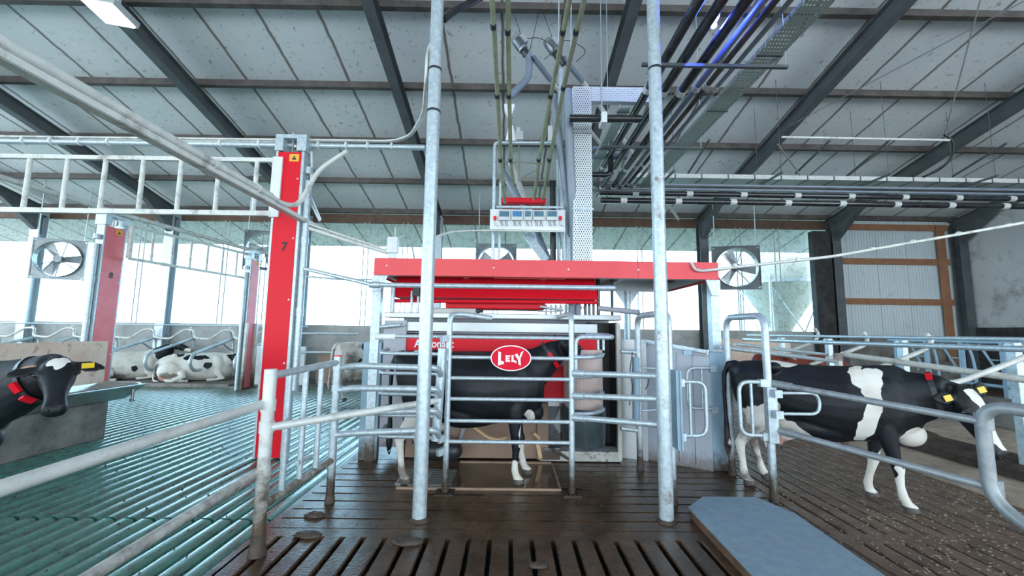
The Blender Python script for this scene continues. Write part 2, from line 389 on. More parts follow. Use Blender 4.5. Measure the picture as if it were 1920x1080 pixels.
mb = MB(); mb.box((10.85, YW-.3, 1.0), (11.5, YW-.05, 5.5)); struct('trim_6', mb, JAMB, 'dark dirty jamb between the open side and the white wall', 'trim', bevel=.02)
mb = MB(); mb.box((XRW, -1, 2.1), (XRW+.2, YW+.3, 10.4)); struct('wall_right', mb, WALLG, 'pale stained gable wall', 'wall')
mb = MB(); mb.box((XRW-.1, -1, 0), (XRW+.1, YW, 2.1)); struct('wall_right_low', mb, JAMB, 'dark stained concrete foot of the gable wall', 'wall')
k = 1
for a, b in zip(RX[:6], RX[1:7]):
    mb = MB(); b2 = min(b, 10.9) - .12
    mb.box((a+.12, YW-.01, 1.9), (b2, YW-.002, roof(YW)-.5)); struct('window_%d' % k, mb, NET, 'speckled windbreak net in open bay %d counted from the left' % k, 'window'); k += 1
mb = MB(); mb.box((-24, YW-.01, 1.9), (RX[0]-.12, YW-.002, roof(YW)-.5)); struct('window_7', mb, NET, 'speckled windbreak net at the far left end', 'window')
for x in (-15.0, -13.35, -10.35, -8.95, -5.3, -3.9, -.6, 4.6, 8.2, 9.6):
    mb = MB(); mb.tube([(x, YW-.06, 1.9), (x, YW-.06, roof(YW)-.5)], .018, 6); mb.tube([(x+.17, YW-.06, 1.9), (x+.17, YW-.06, roof(YW)-.5)], .018, 6)
    solo('curtain_rope', mb, ROPE, 'thin twin curtain rope in the open side, %s' % {(-15.0): 'beside the leftmost fan', -13.35: 'right of the leftmost fan', -10.35: 'right of the column behind the ladder gate', -8.95: 'just left of the farthest red post', -5.3: 'behind the red numbered post 7', -3.9: 'left of the red canopy', -.6: 'behind the meter board', 4.6: 'behind the right end of the canopy', 8.2: 'right of the rightmost fan', 9.6: 'in front of the silo'}[x], 'rope')

# ------------------------------------------------------------ floors
def slat_y(mb, x0, x1, y0, y1, per=.178, gap=.035, zt=0., crown=0., nseg=1):
    x = x0
    while x < x1-.05:
        a, b = x+gap/2, min(x+per-gap/2, x1); w = b-a
        if crown: prof = [(a, zt-.09), (a, zt-.035), (a+w*.1, zt-.012), (a+w*.3, zt), (a+w*.7, zt), (b-w*.1, zt-.012), (b, zt-.035), (b, zt-.09)]
        else: prof = [(a, zt-.09), (a, zt-.012), (a+.01, zt), (b-.01, zt), (b, zt-.012), (b, zt-.09)]
        rings = [[V((px, y, pz)) for px, pz in prof] for y in [y0+(y1-y0)*i/nseg for i in range(nseg+1)]]
        mb.loft(rings, True, bool(crown)); x += per
def slat_x(mb, x0, x1, y0, y1, per=.19, gap=.022, zt=0.):
    y = y0
    while y < y1-.03:
        a, b = y+gap/2, min(y+per-gap/2, y1)
        mb.hexa([(x0, a, zt-.09), (x1, a, zt-.09), (x1, b, zt-.09), (x0, b, zt-.09), (x0, a+.004, zt), (x1, a+.004, zt), (x1, b-.004, zt), (x0, b-.004, zt)]); y += per
GX, RFX = -2.1, 2.86
mb = MB()
slat_y(mb, GX, RFX, .2, 3.66); mb.box((GX, 3.66, -.09), (RFX, 3.80, 0))
# slats of the robot passage lie crosswise with short slots
slat_x(mb, GX, RFX, 3.80, 5.75, per=.195, gap=.02)
for k in range(26):
    yy = 3.80+.195*random.randrange(1, 10); xx = random.uniform(GX, RFX-.6); mb.box((xx, yy-.012, -.05), (xx+random.uniform(.3, .9), yy+.012, -.003))
mb.box((GX, 5.75, -.09), (RFX, 7.6, 0)); mb.box((GX-.06, .2, -.09), (GX, 7.6, -.004))
struct('floor', mb, FLOORC, 'wet dark slatted concrete floor in front of the robot', 'floor')
mb = MB(); slat_y(mb, RFX, 5.36, .2, 3.66); mb.box((RFX, 3.66, -.09), (5.36, 3.8, 0)); slat_y(mb, RFX, 5.36, 3.8, 6.7); mb.box((RFX, 6.7, -.09), (5.36, 6.85, 0)); slat_y(mb, RFX, 5.36, 6.85, 9.8)
mb.box((RFX, 9.8, -.09), (5.36, 12.6, 0)); mb.box((GX, 7.6, -.09), (RFX, 14.4, -.002)); mb.box((5.3, 9.8, -.09), (16.3, 14.4, .0))
struct('floor_right', mb, FLOORR, 'drying brown slatted floor of the right-hand alley', 'floor')
mb = MB(); x0 = GX-.06-.178*80
slat_y(mb, x0, GX-.06, .2, 3.95, gap=.02, crown=1); slat_y(mb, x0, GX-.06, 3.98, 12.3, gap=.02, crown=1)
struct('floor_left', mb, GREEN, 'wet green ridged rubber floor of the left alley', 'floor')
mb = MB(); mb.box((-25, -1.5, -.5), (16.3, 14.4, -.45)); struct('floor_pit', mb, PIT, 'black slurry pit under the slats', 'floor')
mb = MB(); mb.box((-25, YB, -.3), (16.3, .2, 0)); struct('floor_near', mb, FLOORC, 'concrete floor behind the viewpoint', 'floor')
def lumpy(x0, x1, y0, y1, z, amp, nx, ny, sc):
    mb = MB(); vs = []; fs = []
    for j in range(ny+1):
        for i in range(nx+1):
            x = x0+(x1-x0)*i/nx; y = y0+(y1-y0)*j/ny; e = min(1, 6*min(i/nx, 1-i/nx)) ; vs.append((x, y, z+e*amp*(mnoise.noise(V((x*sc, y*sc, 3)))+.5*mnoise.noise(V((x*sc*2.7, y*sc*2.7, 8))))))
    for j in range(ny):
        for i in range(nx): a = j*(nx+1)+i; fs.append((a, a+1, a+nx+2, a+nx+1))
    n = len(vs); vs += [(x, y, -.09) for x, y, _ in vs]
    b = [i for i in range(nx+1)] + [j*(nx+1)+nx for j in range(1, ny+1)] + [ny*(nx+1)+i for i in range(nx-1, -1, -1)] + [j*(nx+1) for j in range(ny-1, 0, -1)]
    fs += [(b[(i+1) % len(b)], b[i], b[i]+n, b[(i+1) % len(b)]+n) for i in range(len(b))]
    mb.add(vs, fs, True); return mb
tag(lumpy(5.36, 6.15, .2, 9.8, .06, .05, 10, 80, 2.2).build('sandy_bedding', SAND), 'sandy strip along the edge of the right-hand alley', 'bedding', kind='stuff')
tag(lumpy(6.15, 7.0, .2, 9.8, .16, .10, 14, 120, 3.).build('dark_compost', SOIL), 'dark compost heaped along the cubicles', 'compost', kind='stuff')
tag(lumpy(7.0, 9.2, .2, 9.8, .10, .06, 12, 60, 2.).build('sand_bed', SAND), 'pale sand bed inside the right-hand cubicles', 'bedding', kind='stuff')
tag(lumpy(9.45, 16.2, 3, 9.8, .05, .06, 16, 30, 2.).build('dark_litter', SOIL), 'dark litter beside the gable wall', 'litter', kind='stuff')
# cubicle platform on the far left
mb = MB(); mb.box((-25, 12.3, -.09), (-8.3, YW, .1)); struct('floor_cubicles', mb, CONCD, 'raised concrete cubicle platform along the open side', 'floor', bevel=.03)
mb = MB(); mb.box((-8.3, 12.3, -.09), (GX, YW, .02)); struct('floor_far', mb, CONCD, 'concrete strip behind the green floor', 'floor')
# grating, metal tray and mud
mb = MB(); a, b = gr(742, 908), gr(850, 882)
for k in range(9): yy = a.y+(b.y-a.y)*k/8; mb.box((a.x, yy-.012, .001), (a.x+.66, yy+.012, .012))
for k in range(3): xx = a.x+.66*k/2; mb.box((xx-.01, a.y, .001), (xx+.01, b.y, .010))
solo('drain_grating', mb, STAIN, 'small steel drain grating in the floor under the milked cow', 'grating')
WETP = mat('wet_floor_plate', (.07, .04, .022), .07, 0, (.12, .075, .04), 3, rv=.05, bump=.05, bs=12, spec=.7)
t = thing('weighing_plate', 'wet brown floor plate with pale edging under the milked cow', 'floor plate', (.1, 5.1, 0))
a, b = gr(845, 917), gr(1048, 917)
mb = MB(); mb.box((a.x, a.y, .0), (b.x, 5.62, .012)); mb.build('plate', WETP, t)
mb = MB(); mb.box((a.x-.6, a.y-.025, 0), (b.x+.02, a.y, .022)); mb.box((b.x, a.y, 0), (b.x+.02, 5.62, .022)); mb.box((a.x, 5.60, 0.012), (b.x, 5.64, .03)); mb.build('edging', BEIGE, t)
random.seed(9)
def clod(c, r, seed):
    mb = MB(); nu, nv = 14, 8; rings = []
    for j in range(1, nv):
        th = PI*j/nv; ring = []
        for k in range(nu):
            d = V((math.sin(th)*math.cos(2*PI*k/nu), math.sin(th)*math.sin(2*PI*k/nu), -math.cos(th)))
            q = 1+.35*mnoise.noise(d*2+V((seed, 0, 0))); ring.append(V((c[0]+d.x*r[0]*q, c[1]+d.y*r[1]*q, max(0.002, c[2]+d.z*r[2]*q))))
        rings.append(ring)
    return mb.loft(rings)
for (px, py, rx, ry, rz, lab) in ((765, 1018, .13, .06, .03, 'long dark clod of dung across two slots in the near floor'), (590, 968, .1, .05, .03, 'clod of dung beside the left galvanised post'), (577, 1005, .12, .06, .025, 'flat dung lump between the near fence post and the slots'), (1010, 1062, .07, .04, .02, 'small dung lump on the slats at the bottom edge')):
    p = gr(px, py); solo('dung_clod', clod((p.x, p.y, .008), (rx, ry, rz), px), MUDM, lab, 'dung')
random.seed(31)
mb = MB()
def crumb(x, y, r):
    p = V((x, y, r*.3)); q = [p+V((r*random.uniform(.6, 1.3)*math.cos(2*PI*k/5+random.random()), r*random.uniform(.6, 1.3)*math.sin(2*PI*k/5), -r*.3)) for k in range(5)]
    mb.add(q+[p+V((0, 0, r*.5))], [(k, (k+1) % 5, 5) for k in range(5)])
for k in range(3000): crumb(random.uniform(2.95, 5.3), random.uniform(2.2, 8), random.uniform(.004, .013))
tag(mb.build('dung_crumbs', mat('pale_crumbs', (.36, .27, .21), .6, 0, (.14, .09, .06), 40)), 'scattered dung crumbs over the brown slatted alley', 'dung', kind='stuff')
mb = MB()
for k in range(700): crumb(random.uniform(-7, -2.2), random.uniform(1.6, 8), random.uniform(.006, .018))
tag(mb.build('dung_specks', MUDM), 'scattered dung specks over the green ridged floor', 'dung', kind='stuff')

# ------------------------------------------------------------ the two tall posts
for (px, py, ptop, lab, ties) in ((786, 975, 821, 'tall thick galvanised post left of the oval sign, with cables tied to it', (132, 210)), (1250, 978, 1226, 'tall thick galvanised post right of the oval sign, stained near the top', (130,))):
    b = gr(px, py); t = thing('galvanised_post', lab, 'post', b, 'tall posts in front of the robot')
    ztop = roof(b.y)-.15
    mb = MB(); mb.tube([b, (b.x, b.y, ztop)], .066, 24); mb.build('pole', GALV if px < 1000 else GALVS, t)
    mb = MB(); mb.tube([(b.x, b.y, 0), (b.x, b.y, .012), (b.x, b.y, .03)], [.09, .08, .068], 24); mb.build('mud_collar', MUDM, t)
    for yy in ties:
        z = at(ptop, yy, b.y).z; mb = MB(); mb.tube([(b.x, b.y, z-.012), (b.x, b.y, z+.012)], .070, 24); mb.build('cable_tie', BLACK, t)
    mb = MB(); z = at(ptop, 60, b.y).z; mb.tube([(b.x, b.y, z-.06), (b.x, b.y, z+.06)], .0685, 24); mb.build('weld_band', GALV, t)
PL = gr(786, 975); PR = gr(1250, 978)

# ------------------------------------------------------------ red numbered posts and lifting gates
ZT7 = at(545, 253, 5.7).z
def red_post(name, lab, x, y, w, zt, num, mat_, zred=0., tube_side=1, rz=0.):
    t = thing(name, lab, 'post', (x, y, 0), 'red numbered gate posts')
    zp = zt-.27
    mb = MB(); mb.box((x-w/2, y-.012, max(.02, zred)), (x+w/2, y+.012, zp)); mb.build('red_cover', mat_, t)
    mb = MB(); mb.box((x-w/2-.035, y-.005, .0), (x-w/2, y+.16, zp+.03)); mb.box((x+w/2, y-.005, .0), (x+w/2+.04, y+.16, zp+.05)); mb.box((x-w/2, y+.13, 0), (x+w/2, y+.16, zp)); mb.build('channel', GALV, t)
    mb = MB()
    mb.box((x-w/2-.05, y-.03, zp+.02), (x-w/2+.07, y+.2, zt)); mb.box((x+w/2-.07, y-.03, zp+.02), (x+w/2+.07, y+.2, zt)); mb.box((x-w/2+.07, y-.03, zt-.06), (x+w/2-.07, y+.2, zt)); mb.build('head_frame', GALV, t, bevel=.006)
    mb = MB(); mb.tube([(x, y+.06, zp+.03), (x, y+.06, zt+.05)], .016, 8); mb.disc((x+.05, y+.07, zt-.15), (1, 0, 0), .055, .03); mb.tube([(x, y+.06, zt), (x, y+.06, zt+.06)], .035, 8); mb.build('pulley', STAIN, t)
    mb = MB(); xs = x+tube_side*(w/2+.085); mb.tube([(xs, y+.08, .95 if tube_side > 0 else 0.0), (xs, y+.08, zp-.4)], .05, 14); mb.build('guide_tube', GALV, t)
    for k in range(4): z = .9+(zp-1.2)*k/3.; mb = MB(); mb.tube([(xs, y+.08, z), (xs, y+.08, z+.1)], .058, 14); mb.bar((xs-tube_side*.1, y+.08, z+.05), (xs, y+.08, z+.05), .04, .09); mb.build('clamp', GALV, t)
    for k in range(5): mb = MB(); mb.ell((x+w/2-.03, y-.014, .4+(zp-.8)*k/4), (.014, .008, .014), 8, 6); mb.build('rivet', WHITE, t)
    mb = MB(); mb.box((x+.0, y-.016, zp-.14), (x+.14, y-.012, zp-.03)); l = mb.build('warning_label', LABY, t); l['label'] = 'yellow warning label with black triangle'
    c = V((x+.07, y-.018, zp-.085)); mb = MB()
    mb.prism([(c.x-.035, c.y, c.z-.03), (c.x+.035, c.y, c.z-.03), (c.x, c.y, c.z+.035)], (0, .001, 0)); mb.build('warning_triangle', INK, l)
    mb = MB(); mb.box((c.x-.003, c.y-.002, c.z-.012), (c.x+.003, c.y-.001, c.z+.012)); mb.build('exclamation_bar', LABY, l)
    if num:
        z = at(527, 463, y).z if num == '7' else at(211, 517, y).z
        place_text(num, .17, .002, (x+.02*(num == '7'), y-.015, z), 1., .004).build('number', INK, t)
    t.rotation_euler.z = rz
    return t
X7 = at(530, 480, 5.7).x
red_post('numbered_gate_post', 'bright red gate post numbered 7 with galvanised head frame', X7, 5.7, .335, ZT7, '7', RED)
Y8 = 8.6; X8 = at(209, 500, Y8).x; Z8 = at(225, 405, Y8).z
REDHAZE = mat('red_cover_hazed', (.90, .21, .23), .45, 0, (.86, .16, .18), 3, dirt=((.3, .1, .1), 30, .68, .74, .6))  # bloom and haze on the far posts painted in as a lighter red
red_post('numbered_gate_post', 'haze-pale red gate post numbered 8 behind the stained board', X8, Y8, .42, Z8, '8', REDHAZE, tube_side=-1, rz=PI/2)
Y9 = 12.15; X9 = at(473, 560, Y9).x; Z9 = at(478, 472, Y9).z
red_post('numbered_gate_post', 'farthest and thinnest red gate post beside the lying cows', X9, Y9, .36, Z9, '', REDHAZE, tube_side=-1, rz=PI/2)
mb = MB(); mb.box((X9+.02, Y9-.27, 0), (X9+.08, Y9-.19, 1.9)); mb.box((X9+.02, Y9+.19, 0), (X9+.08, Y9+.29, 1.9)); solo('guide_rail', mb, GALVF, 'pair of muddy rails at the foot of the farthest red post', 'rail')

t = thing('lifting_gate', 'raised ladder-like lifting gate overhead, held by the red post 7', 'gate', (at(250, 345, 5.7).x, 5.68, at(250, 397, 5.7).z))
zt, zb = at(262, 297, 5.68).z, at(262, 397, 5.68).z; xr = at(512, 340, 5.68).x; xl = -9.6
mb = MB(); mb.bar((xl, 5.68, zt), (xr, 5.68, zt), .05, .06); mb.build('top_rail', DULL, t)
mb = MB(); mb.bar((xl, 5.68, zb), (xr, 5.68, zb), .05, .07); mb.build('bottom_rail', DULL, t)
dx = (at(479, 345, 5.68).x-at(50, 345, 5.68).x)/6; x = at(479, 345, 5.68).x
while x > xl: mb = MB(); mb.tube([(x, 5.68, zb), (x, 5.68, zt)], .03, 10); mb.build('bar', DULL, t); x -= dx
mb = MB(); mb.box((xr-.02, 5.66, zb-.05), (xr+.12, 5.70, zt+.05)); mb.build('end_plate', WHITE, t)
t = thing('lifting_gate', 'raised ladder-like lifting gate between the paler red post 8 and the farthest red post', 'gate', ((X8+X9)/2, (Y8+Y9)/2, Z8-.95))
A, B = V((X8+.2, Y8+.15, Z8-.18)), V((X9-.1, Y9-.1, Z8-.18)); dz = V((0, 0, .72))
mb = MB(); mb.bar(A, B, .05, .06); mb.build('top_rail', DULL, t)
mb = MB(); mb.bar(A-dz, B-dz, .05, .06); mb.build('bottom_rail', DULL, t)
for k in range(8): mb = MB(); p = lerp(A, B, k/7); mb.tube([p, p-dz], .028 if k else .05, 8); mb.build('bar', DULL, t)

# overhead pipes on the left
P0, P1_ = atx(-60, 96, -2.95), atx(519, 377, -2.95)
zA = P1_.z+.02
t = thing('overhead_pipe', 'long soiled overhead pipe with a channel under it, passing the red post 7', 'pipe', (-2.95, 3.5, zA))
mb = MB(); mb.tube([(-2.95, 1.2, zA), (-2.95, 4.75, zA), (-2.95, 4.85, zA)], .042, 14); mb.build('pipe', DULL, t)
mb = MB(); mb.bar((-2.99, 1.2, zA-.075), (-2.99, 6.4, zA-.075), .09, .03); mb.bar((-2.94, 1.2, zA-.06), (-2.94, 6.4, zA-.06), .008, .05); mb.build('channel', DULL, t)
for yy in (3.9, 4.6): mb = MB(); mb.tube([(-2.95, yy-.03, zA), (-2.95, yy+.03, zA)], .052, 14); mb.build('clamp', DULL, t)
mb = MB(); mb.tube([(-2.95, 4.8, zA), (-2.93, 5.1, zA-.03), at(560, 385, 5.4), at(578, 352, 5.5), at(598, 318, 5.55), at(650, 284, 5.65)], .032, 10, .2); mb.build('bent_conduit', DULL, t)
mb = MB(); mb.tube([at(548, 418, 5.75), at(640, 448, 5.9), at(728, 474, 6.0)], .03, 10); mb.tube([at(560, 414, 5.75), at(700, 460, 6.0), at(722, 470, 6.0), at(738, 458, 6.0)], .016, 8, .2); solo('air_line', mb, DULL, 'thin double pipe running from the red post 7 to the white box on the canopy', 'pipe')
zB = Z8+.05
mb = MB(); mb.tube([(X8+.05, 2.5, zB+.02), (X8+.05, Y8, zB), (X9-.1, Y9, zB-.08), (X9+.3, Y9+.6, zB-.1)], .05, 12); solo('overhead_pipe', mb, DULL, 'pale pipe resting on the heads of the two paler red posts', 'pipe')
zC = at(500, 271, 5.8).z
t = thing('cable_rail', 'horizontal galvanised pipe overhead through the red post 7, cables tied to it', 'pipe', (-5, 5.82, zC))
mb = MB(); mb.tube([(-9.6, 5.82, zC), (at(797, 279, 5.82).x, 5.82, zC)], .042, 14); mb.build('pipe', GALV, t)
mb = MB()
for k, (dz_, dy) in enumerate(((.055, 0), (.07, .03), (.05, -.035))): mb.tube([(-9.6, 5.82+dy, zC+dz_), (-4.4, 5.82+dy, zC+dz_+.01*k), (-1.75, 5.8+dy, zC+dz_+.02), at(770, 262, 5.5)+V((0, dy, dz_)), at(795, 215, 4.6)+V((.0, dy, 0)), (PL.x-.09, PL.y+dy*.6, at(803, 150, PL.y).z), (PL.x-.085, PL.y+dy*.6, at(806, 95, PL.y).z), (PL.x-.03, PL.y+.08, at(812, 60, PL.y).z)], .016, 7, .25)
mb.build('cables', DULL, t)
for px in (45, 97, 150, 205, 335, 415, 487, 598, 650, 690, 735): x = at(px, 272, 5.82).x; mb = MB(); mb.tube([(x-.01, 5.82, zC+.012), (x+.01, 5.82, zC+.012)], .062, 10); mb.build('cable_tie', WHITE, t)
mb = MB(); mb.tube([at(832, 34, 4.1), at(850, 18, 4.2), at(880, 4, 4.3), at(910, -12, 4.4)], .03, 8, .2); mb.tube([at(834, 40, 4.1), at(856, 22, 4.25), at(890, 6, 4.35), at(915, -8, 4.4)], .018, 8, .2)
solo('cable_loop', mb, BLACKP, 'dark cables leaving the left galvanised post near its top', 'cable')
mb = MB(); mb.tube([at(584, 285, 5.8), at(585, 330, 5.78), at(580, 360, 5.7)], .02, 8, .2); solo('short_hose', mb, DULL, 'short pale hose hanging from the overhead pipe beside the red post 7', 'hose')
mb = MB(); mb.bar(at(575, 365, 5.85), at(600, 415, 5.9), .03, .03); mb.bar(at(583, 368, 5.85), at(602, 412, 5.9), .02, .02); solo('angle_brace', mb, GALV, 'small steel brace behind the red post 7', 'brace')

# ------------------------------------------------------------ fence on the left
A = gr(482, 1040); B = gr(618, 942)
t = thing('fence_post', 'soiled fence post, muddy at the foot, carrying the two long rails at the lower left', 'post', A, 'left fence posts')
ztA = at(497, 692, A.y).z
mb = MB(); mb.tube([A, (A.x, A.y, ztA)], .048, 16); mb.build('pole', GALVF, t)
mb = MB(); mb.tube([A, (A.x, A.y, .07), (A.x, A.y, .16)], [.07, .058, .05], 14); mb.build('mud', MUDM, t)
for yy in (760, 800, 890): z = at(488, yy, A.y).z; mb = MB(); mb.tube([(A.x, A.y, z-.045), (A.x, A.y, z+.045)], .056, 16); mb.build('clamp', GALVF, t)
zB2 = at(628, 668, B.y).z
t = thing('fence_post', 'galvanised fence post with a red cap where the rails meet, left of the robot', 'post', B, 'left fence posts')
mb = MB(); mb.tube([B, (B.x, B.y, zB2)], .04, 16); mb.build('pole', GALVM, t)
mb = MB(); mb.tube([(B.x, B.y, zB2), (B.x, B.y, zB2+.012)], .041, 16); mb.build('cap', RED, t)
mb = MB(); mb.tube([B, (B.x, B.y, .04), (B.x, B.y, .08)], [.052, .046, .042], 14); mb.build('mud', MUDM, t)
for yy in (688, 728, 770, 812): z = at(625, yy, B.y).z; mb = MB(); mb.tube([(B.x, B.y, z-.03), (B.x, B.y, z+.03)], .047, 14); mb.build('clamp', GALV, t)
for (p, q, lab) in (((495, 757), (0, 916), 'upper soiled rail of the fence at the lower left'), ((476, 890), (170, 1080), 'lower muddy rail of the fence at the lower left')):
    a = at(*p, A.y); b = atx(*q, A.x); d = (b-a)
    mb = MB(); mb.tube([a, a+d*(1.5 if 'upper' in lab else 1.7)], .033, 16); solo('fence_rail', mb, GALVF, lab, 'rail', 'left fence rails')
t = thing('bar_gate', 'small galvanised panel of upright bars between the two left fence posts', 'fence panel', ((A.x+B.x)/2, (A.y+B.y)/2, .2))
def ab(s, z): return V((A.x+(B.x-A.x)*s, A.y+(B.y-A.y)*s, z))
za, zb_ = at(512, 700, A.y).z, at(625, 676, B.y).z; ya, yb = at(500, 945, A.y+.05).z, at(612, 862, B.y).z
mb = MB(); mb.tube([ab(0, za-.02), ab(1, zb_-.02)], .032, 14); mb.build('top_rail', GALVM, t)
mb = MB(); mb.tube([ab(.04, ya), ab(1, yb)], .034, 14); mb.build('bottom_rail', GALVF, t)
for px in (537, 568, 597):
    s = .5
    for _ in range(12):
        p = atx(px, 790, A.x+(B.x-A.x)*s); s = (p.y-A.y)/(B.y-A.y)
    mb = MB(); mb.tube([ab(s, ya+(yb-ya)*s), ab(s, za+(zb_-za)*s)], .026, 12); mb.build('bar', GALVM, t)
mb = MB(); mb.tube([ab(.42, .56), ab(.62, .56)], .022, 10); mb.build('short_crossbar', GALVM, t)

# ------------------------------------------------------------ robot gate area
YG = 4.62
H = V((at(825, 740, 4.52).x, 4.52, 0))
t = thing('entry_gate', 'galvanised entry gate of looped bars hinged on a sleeve left of the oval sign', 'gate', (H.x, H.y, at(822, 826, 4.52).z))
mb = MB(); mb.tube([at(830, 653, 4.52), at(817, 826, 4.52)], .05, 16); mb.build('hinge_sleeve', GALV, t)
for i, yy in enumerate((665, 702, 741, 781, 821)):
    z = at(770, yy-2, 4.75).z; xl = at(713-i*1.2, yy, 4.75).x
    mb = MB(); mb.tube([(H.x, 4.60, z), (H.x-.12, 4.74, z), (xl, 4.75, z), (xl-.03, 4.95, z+.02), (xl-.03, 5.16, z+.03)], .022, 10, .09); mb.build('loop_bar', GALV, t)
t = thing('funnel_fence', 'four parallel galvanised rails from the red-capped fence post to the entry gate', 'fence', (-1.2, 4.3, .5))
for l, r in ((690, 689), (732, 729), (778, 770), (816, 807)):
    zl, zr = at(625, l, B.y).z, at(790, r, 4.32).z
    mb = MB(); mb.tube([(B.x, B.y, zl), (B.x+.2, B.y-.03, zl+.03), (at(790, r, 4.32).x, 4.32, zr), (H.x-.06, 4.34, zr), (H.x, 4.40, zr-.03), (H.x+.005, 4.50, zr-.10)], .033, 12, .08); mb.build('rail', GALVM, t)
p, q = at(508, 801, A.y), at(828, 750, 4.48)
mb = MB(); mb.tube([p, lerp(p, q, .35), lerp(p, q, .97)], .033, 14); solo('brace_rail', mb, GALVF, 'single slanting rail from the muddy fence post up to the entry gate sleeve', 'rail')

t = thing('side_gate', 'main galvanised robot gate of six rails behind the oval sign', 'gate', (0, YG, 0))
GLx, GRx = at(838, 800, YG).x, at(1072, 800, YG).x
zt1 = at(845, 600, YG).z
mb = MB(); mb.tube([(GLx, YG, 0.05), (GLx, YG, zt1+.06), (GLx+.12, YG+.12, zt1+.07), (at(923, 597, 4.75).x, 4.75, at(923, 597, 4.75).z)], .032, 14, .12); mb.build('upright', GALVM, t)
mb = MB(); mb.tube([(GRx, YG, 0.05), (GRx, YG, zt1+.07), (GRx-.02, YG+.25, zt1+.09), (GRx-.03, 5.6, zt1+.09)], .032, 14, .1); mb.build('upright', GALVM, t)
for yy in (633, 671, 710, 749, 790, 829):
    z = at(955, yy, YG).z; mb = MB(); x0 = GLx if yy > 640 else at(738, 632, YG).x
    mb.tube([(x0, YG, z), (GRx, YG, z)], .0215, 12); mb.build('rail', GALV, t)
for x in (GLx, GRx):
    mb = MB(); mb.box((x-.10, YG-.09, .0), (x+.10, YG+.09, .014)); 
    for k in range(4): mb.bar((x-.07+.045*k, YG-.07, .018), (x-.04+.03*k, YG+.07, .018), .012, .008)
    mb.tube([(x, YG, 0), (x, YG, .08)], .04, 12); mb.build('foot_plate', GALVM, t)
mb = MB(); z = at(770, 632, YG).z; mb.tube([(at(704, 632, YG).x, YG, z), (at(742, 632, YG).x, YG, z)], .036, 12); mb.build('white_wrap', WHITE, t)
for yy in (636, 672, 822, 846): z = at(838, yy, YG).z; mb = MB(); mb.bar((H.x-.01, 4.54, z), (GLx, YG, z+.02), .05, .07); mb.build('bracket', GALV, t)
# sign
c = at(958, 671.5, YG-.05); rx, rz = .228, .142
t = thing('oval_sign', 'red oval LELY sign with white rim hung on the robot gate', 'sign', c)
def oval(cx, cy, cz, rx, rz, th, n=48): return MB().prism([(cx+rx*math.cos(2*PI*k/n), cy, cz+rz*math.sin(2*PI*k/n)) for k in range(n)], (0, th, 0))
oval(c.x, c.y, c.z, rx, rz, .012).build('white_rim', WLET, t)
oval(c.x, c.y-.003, c.z, rx*.945, rz*.92, .004).build('red_face', SIGNR, t)
def poly_letters(polys, cx, cy, cz, sx, sz):
    mb = MB()
    for P in polys:
        a = [V((cx+x*sx, cy, cz+z*sz)) for x, z in P]; mb.prism(a, (0, .002, 0))
    return mb
# letters in units of the oval's half axes: tall L and Y outside, small E and L between them
LP = [[(-.62, .52), (-.49, .44), (-.49, -.40), (-.62, -.58)], [(-.49, -.40), (-.49, -.20), (-.34, -.28), (-.34, -.45), (-.62, -.58)],
      [(-.26, .24), (-.16, .20), (-.16, -.27), (-.26, -.32)], [(-.16, .20), (-.04, .23), (-.04, .10), (-.16, .08)], [(-.16, .03), (-.06, .03), (-.06, -.09), (-.16, -.09)], [(-.16, -.15), (-.04, -.16), (-.04, -.30), (-.16, -.27)],
      [(.03, .22), (.13, .25), (.13, -.28), (.03, -.30)], [(.13, -.13), (.27, -.22), (.27, -.40), (.13, -.28)],
      [(.18, .28), (.31, .36), (.42, .06), (.35, -.14)], [(.62, .58), (.49, .46), (.35, -.14), (.46, -.04)], [(.35, -.14), (.46, -.04), (.49, -.58), (.37, -.48)]]
poly_letters(LP, c.x, c.y-.0055, c.z, rx, rz).build('lettering', WLET, t)

# loops round the feed trough and rails to the right post
t = thing('feed_guard', 'galvanised loops curving round the pinkish feed trough', 'guard', (GRx+.2, 4.8, .6))
z0 = at(1100, 632, 4.66).z
mb = MB(); xA = at(1079, 690, 4.66).x; xB = at(1150, 632, 4.66).x
mb.tube([(xA, 4.66, z0-.4), (xA, 4.66, z0), (xB, 4.66, z0), (xB, 5.0, z0+.02), (xA+.22, 5.15, z0+.02)], .028, 12, .09); mb.build('loop', GALV, t)
for yy in (670, 706, 744, 776):
    z = at(1100, yy, 4.66).z; mb = MB(); mb.tube([(GRx, 4.62, z), (xA+.19, 4.66, z), (xB-.06, 4.85, z+.01), (xB-.10, 5.15, z+.02)], .024, 12, .14); mb.build('loop', GALV, t)
for px in (1122, 1132): x = at(px, 645, 5.1).x; mb = MB(); mb.tube([(x, 5.12, at(px, 657, 5.1).z), (x, 5.12, z0+.02)], .018, 8); mb.build('upright', GALV, t)
t = thing('passage_rails', 'three galvanised rails between the robot gate and the right tall post', 'rails', (1.1, 4.3, .8))
for l, r in ((700, 705), (742, 748), (783, 796)):
    a, b = at(1075, l, 4.60), at(1234, r, 4.06); mb = MB(); mb.tube([a, lerp(a, b, .15)], .040, 12); mb.tube([a, b], .032, 12); mb.build('rail', GALV, t)

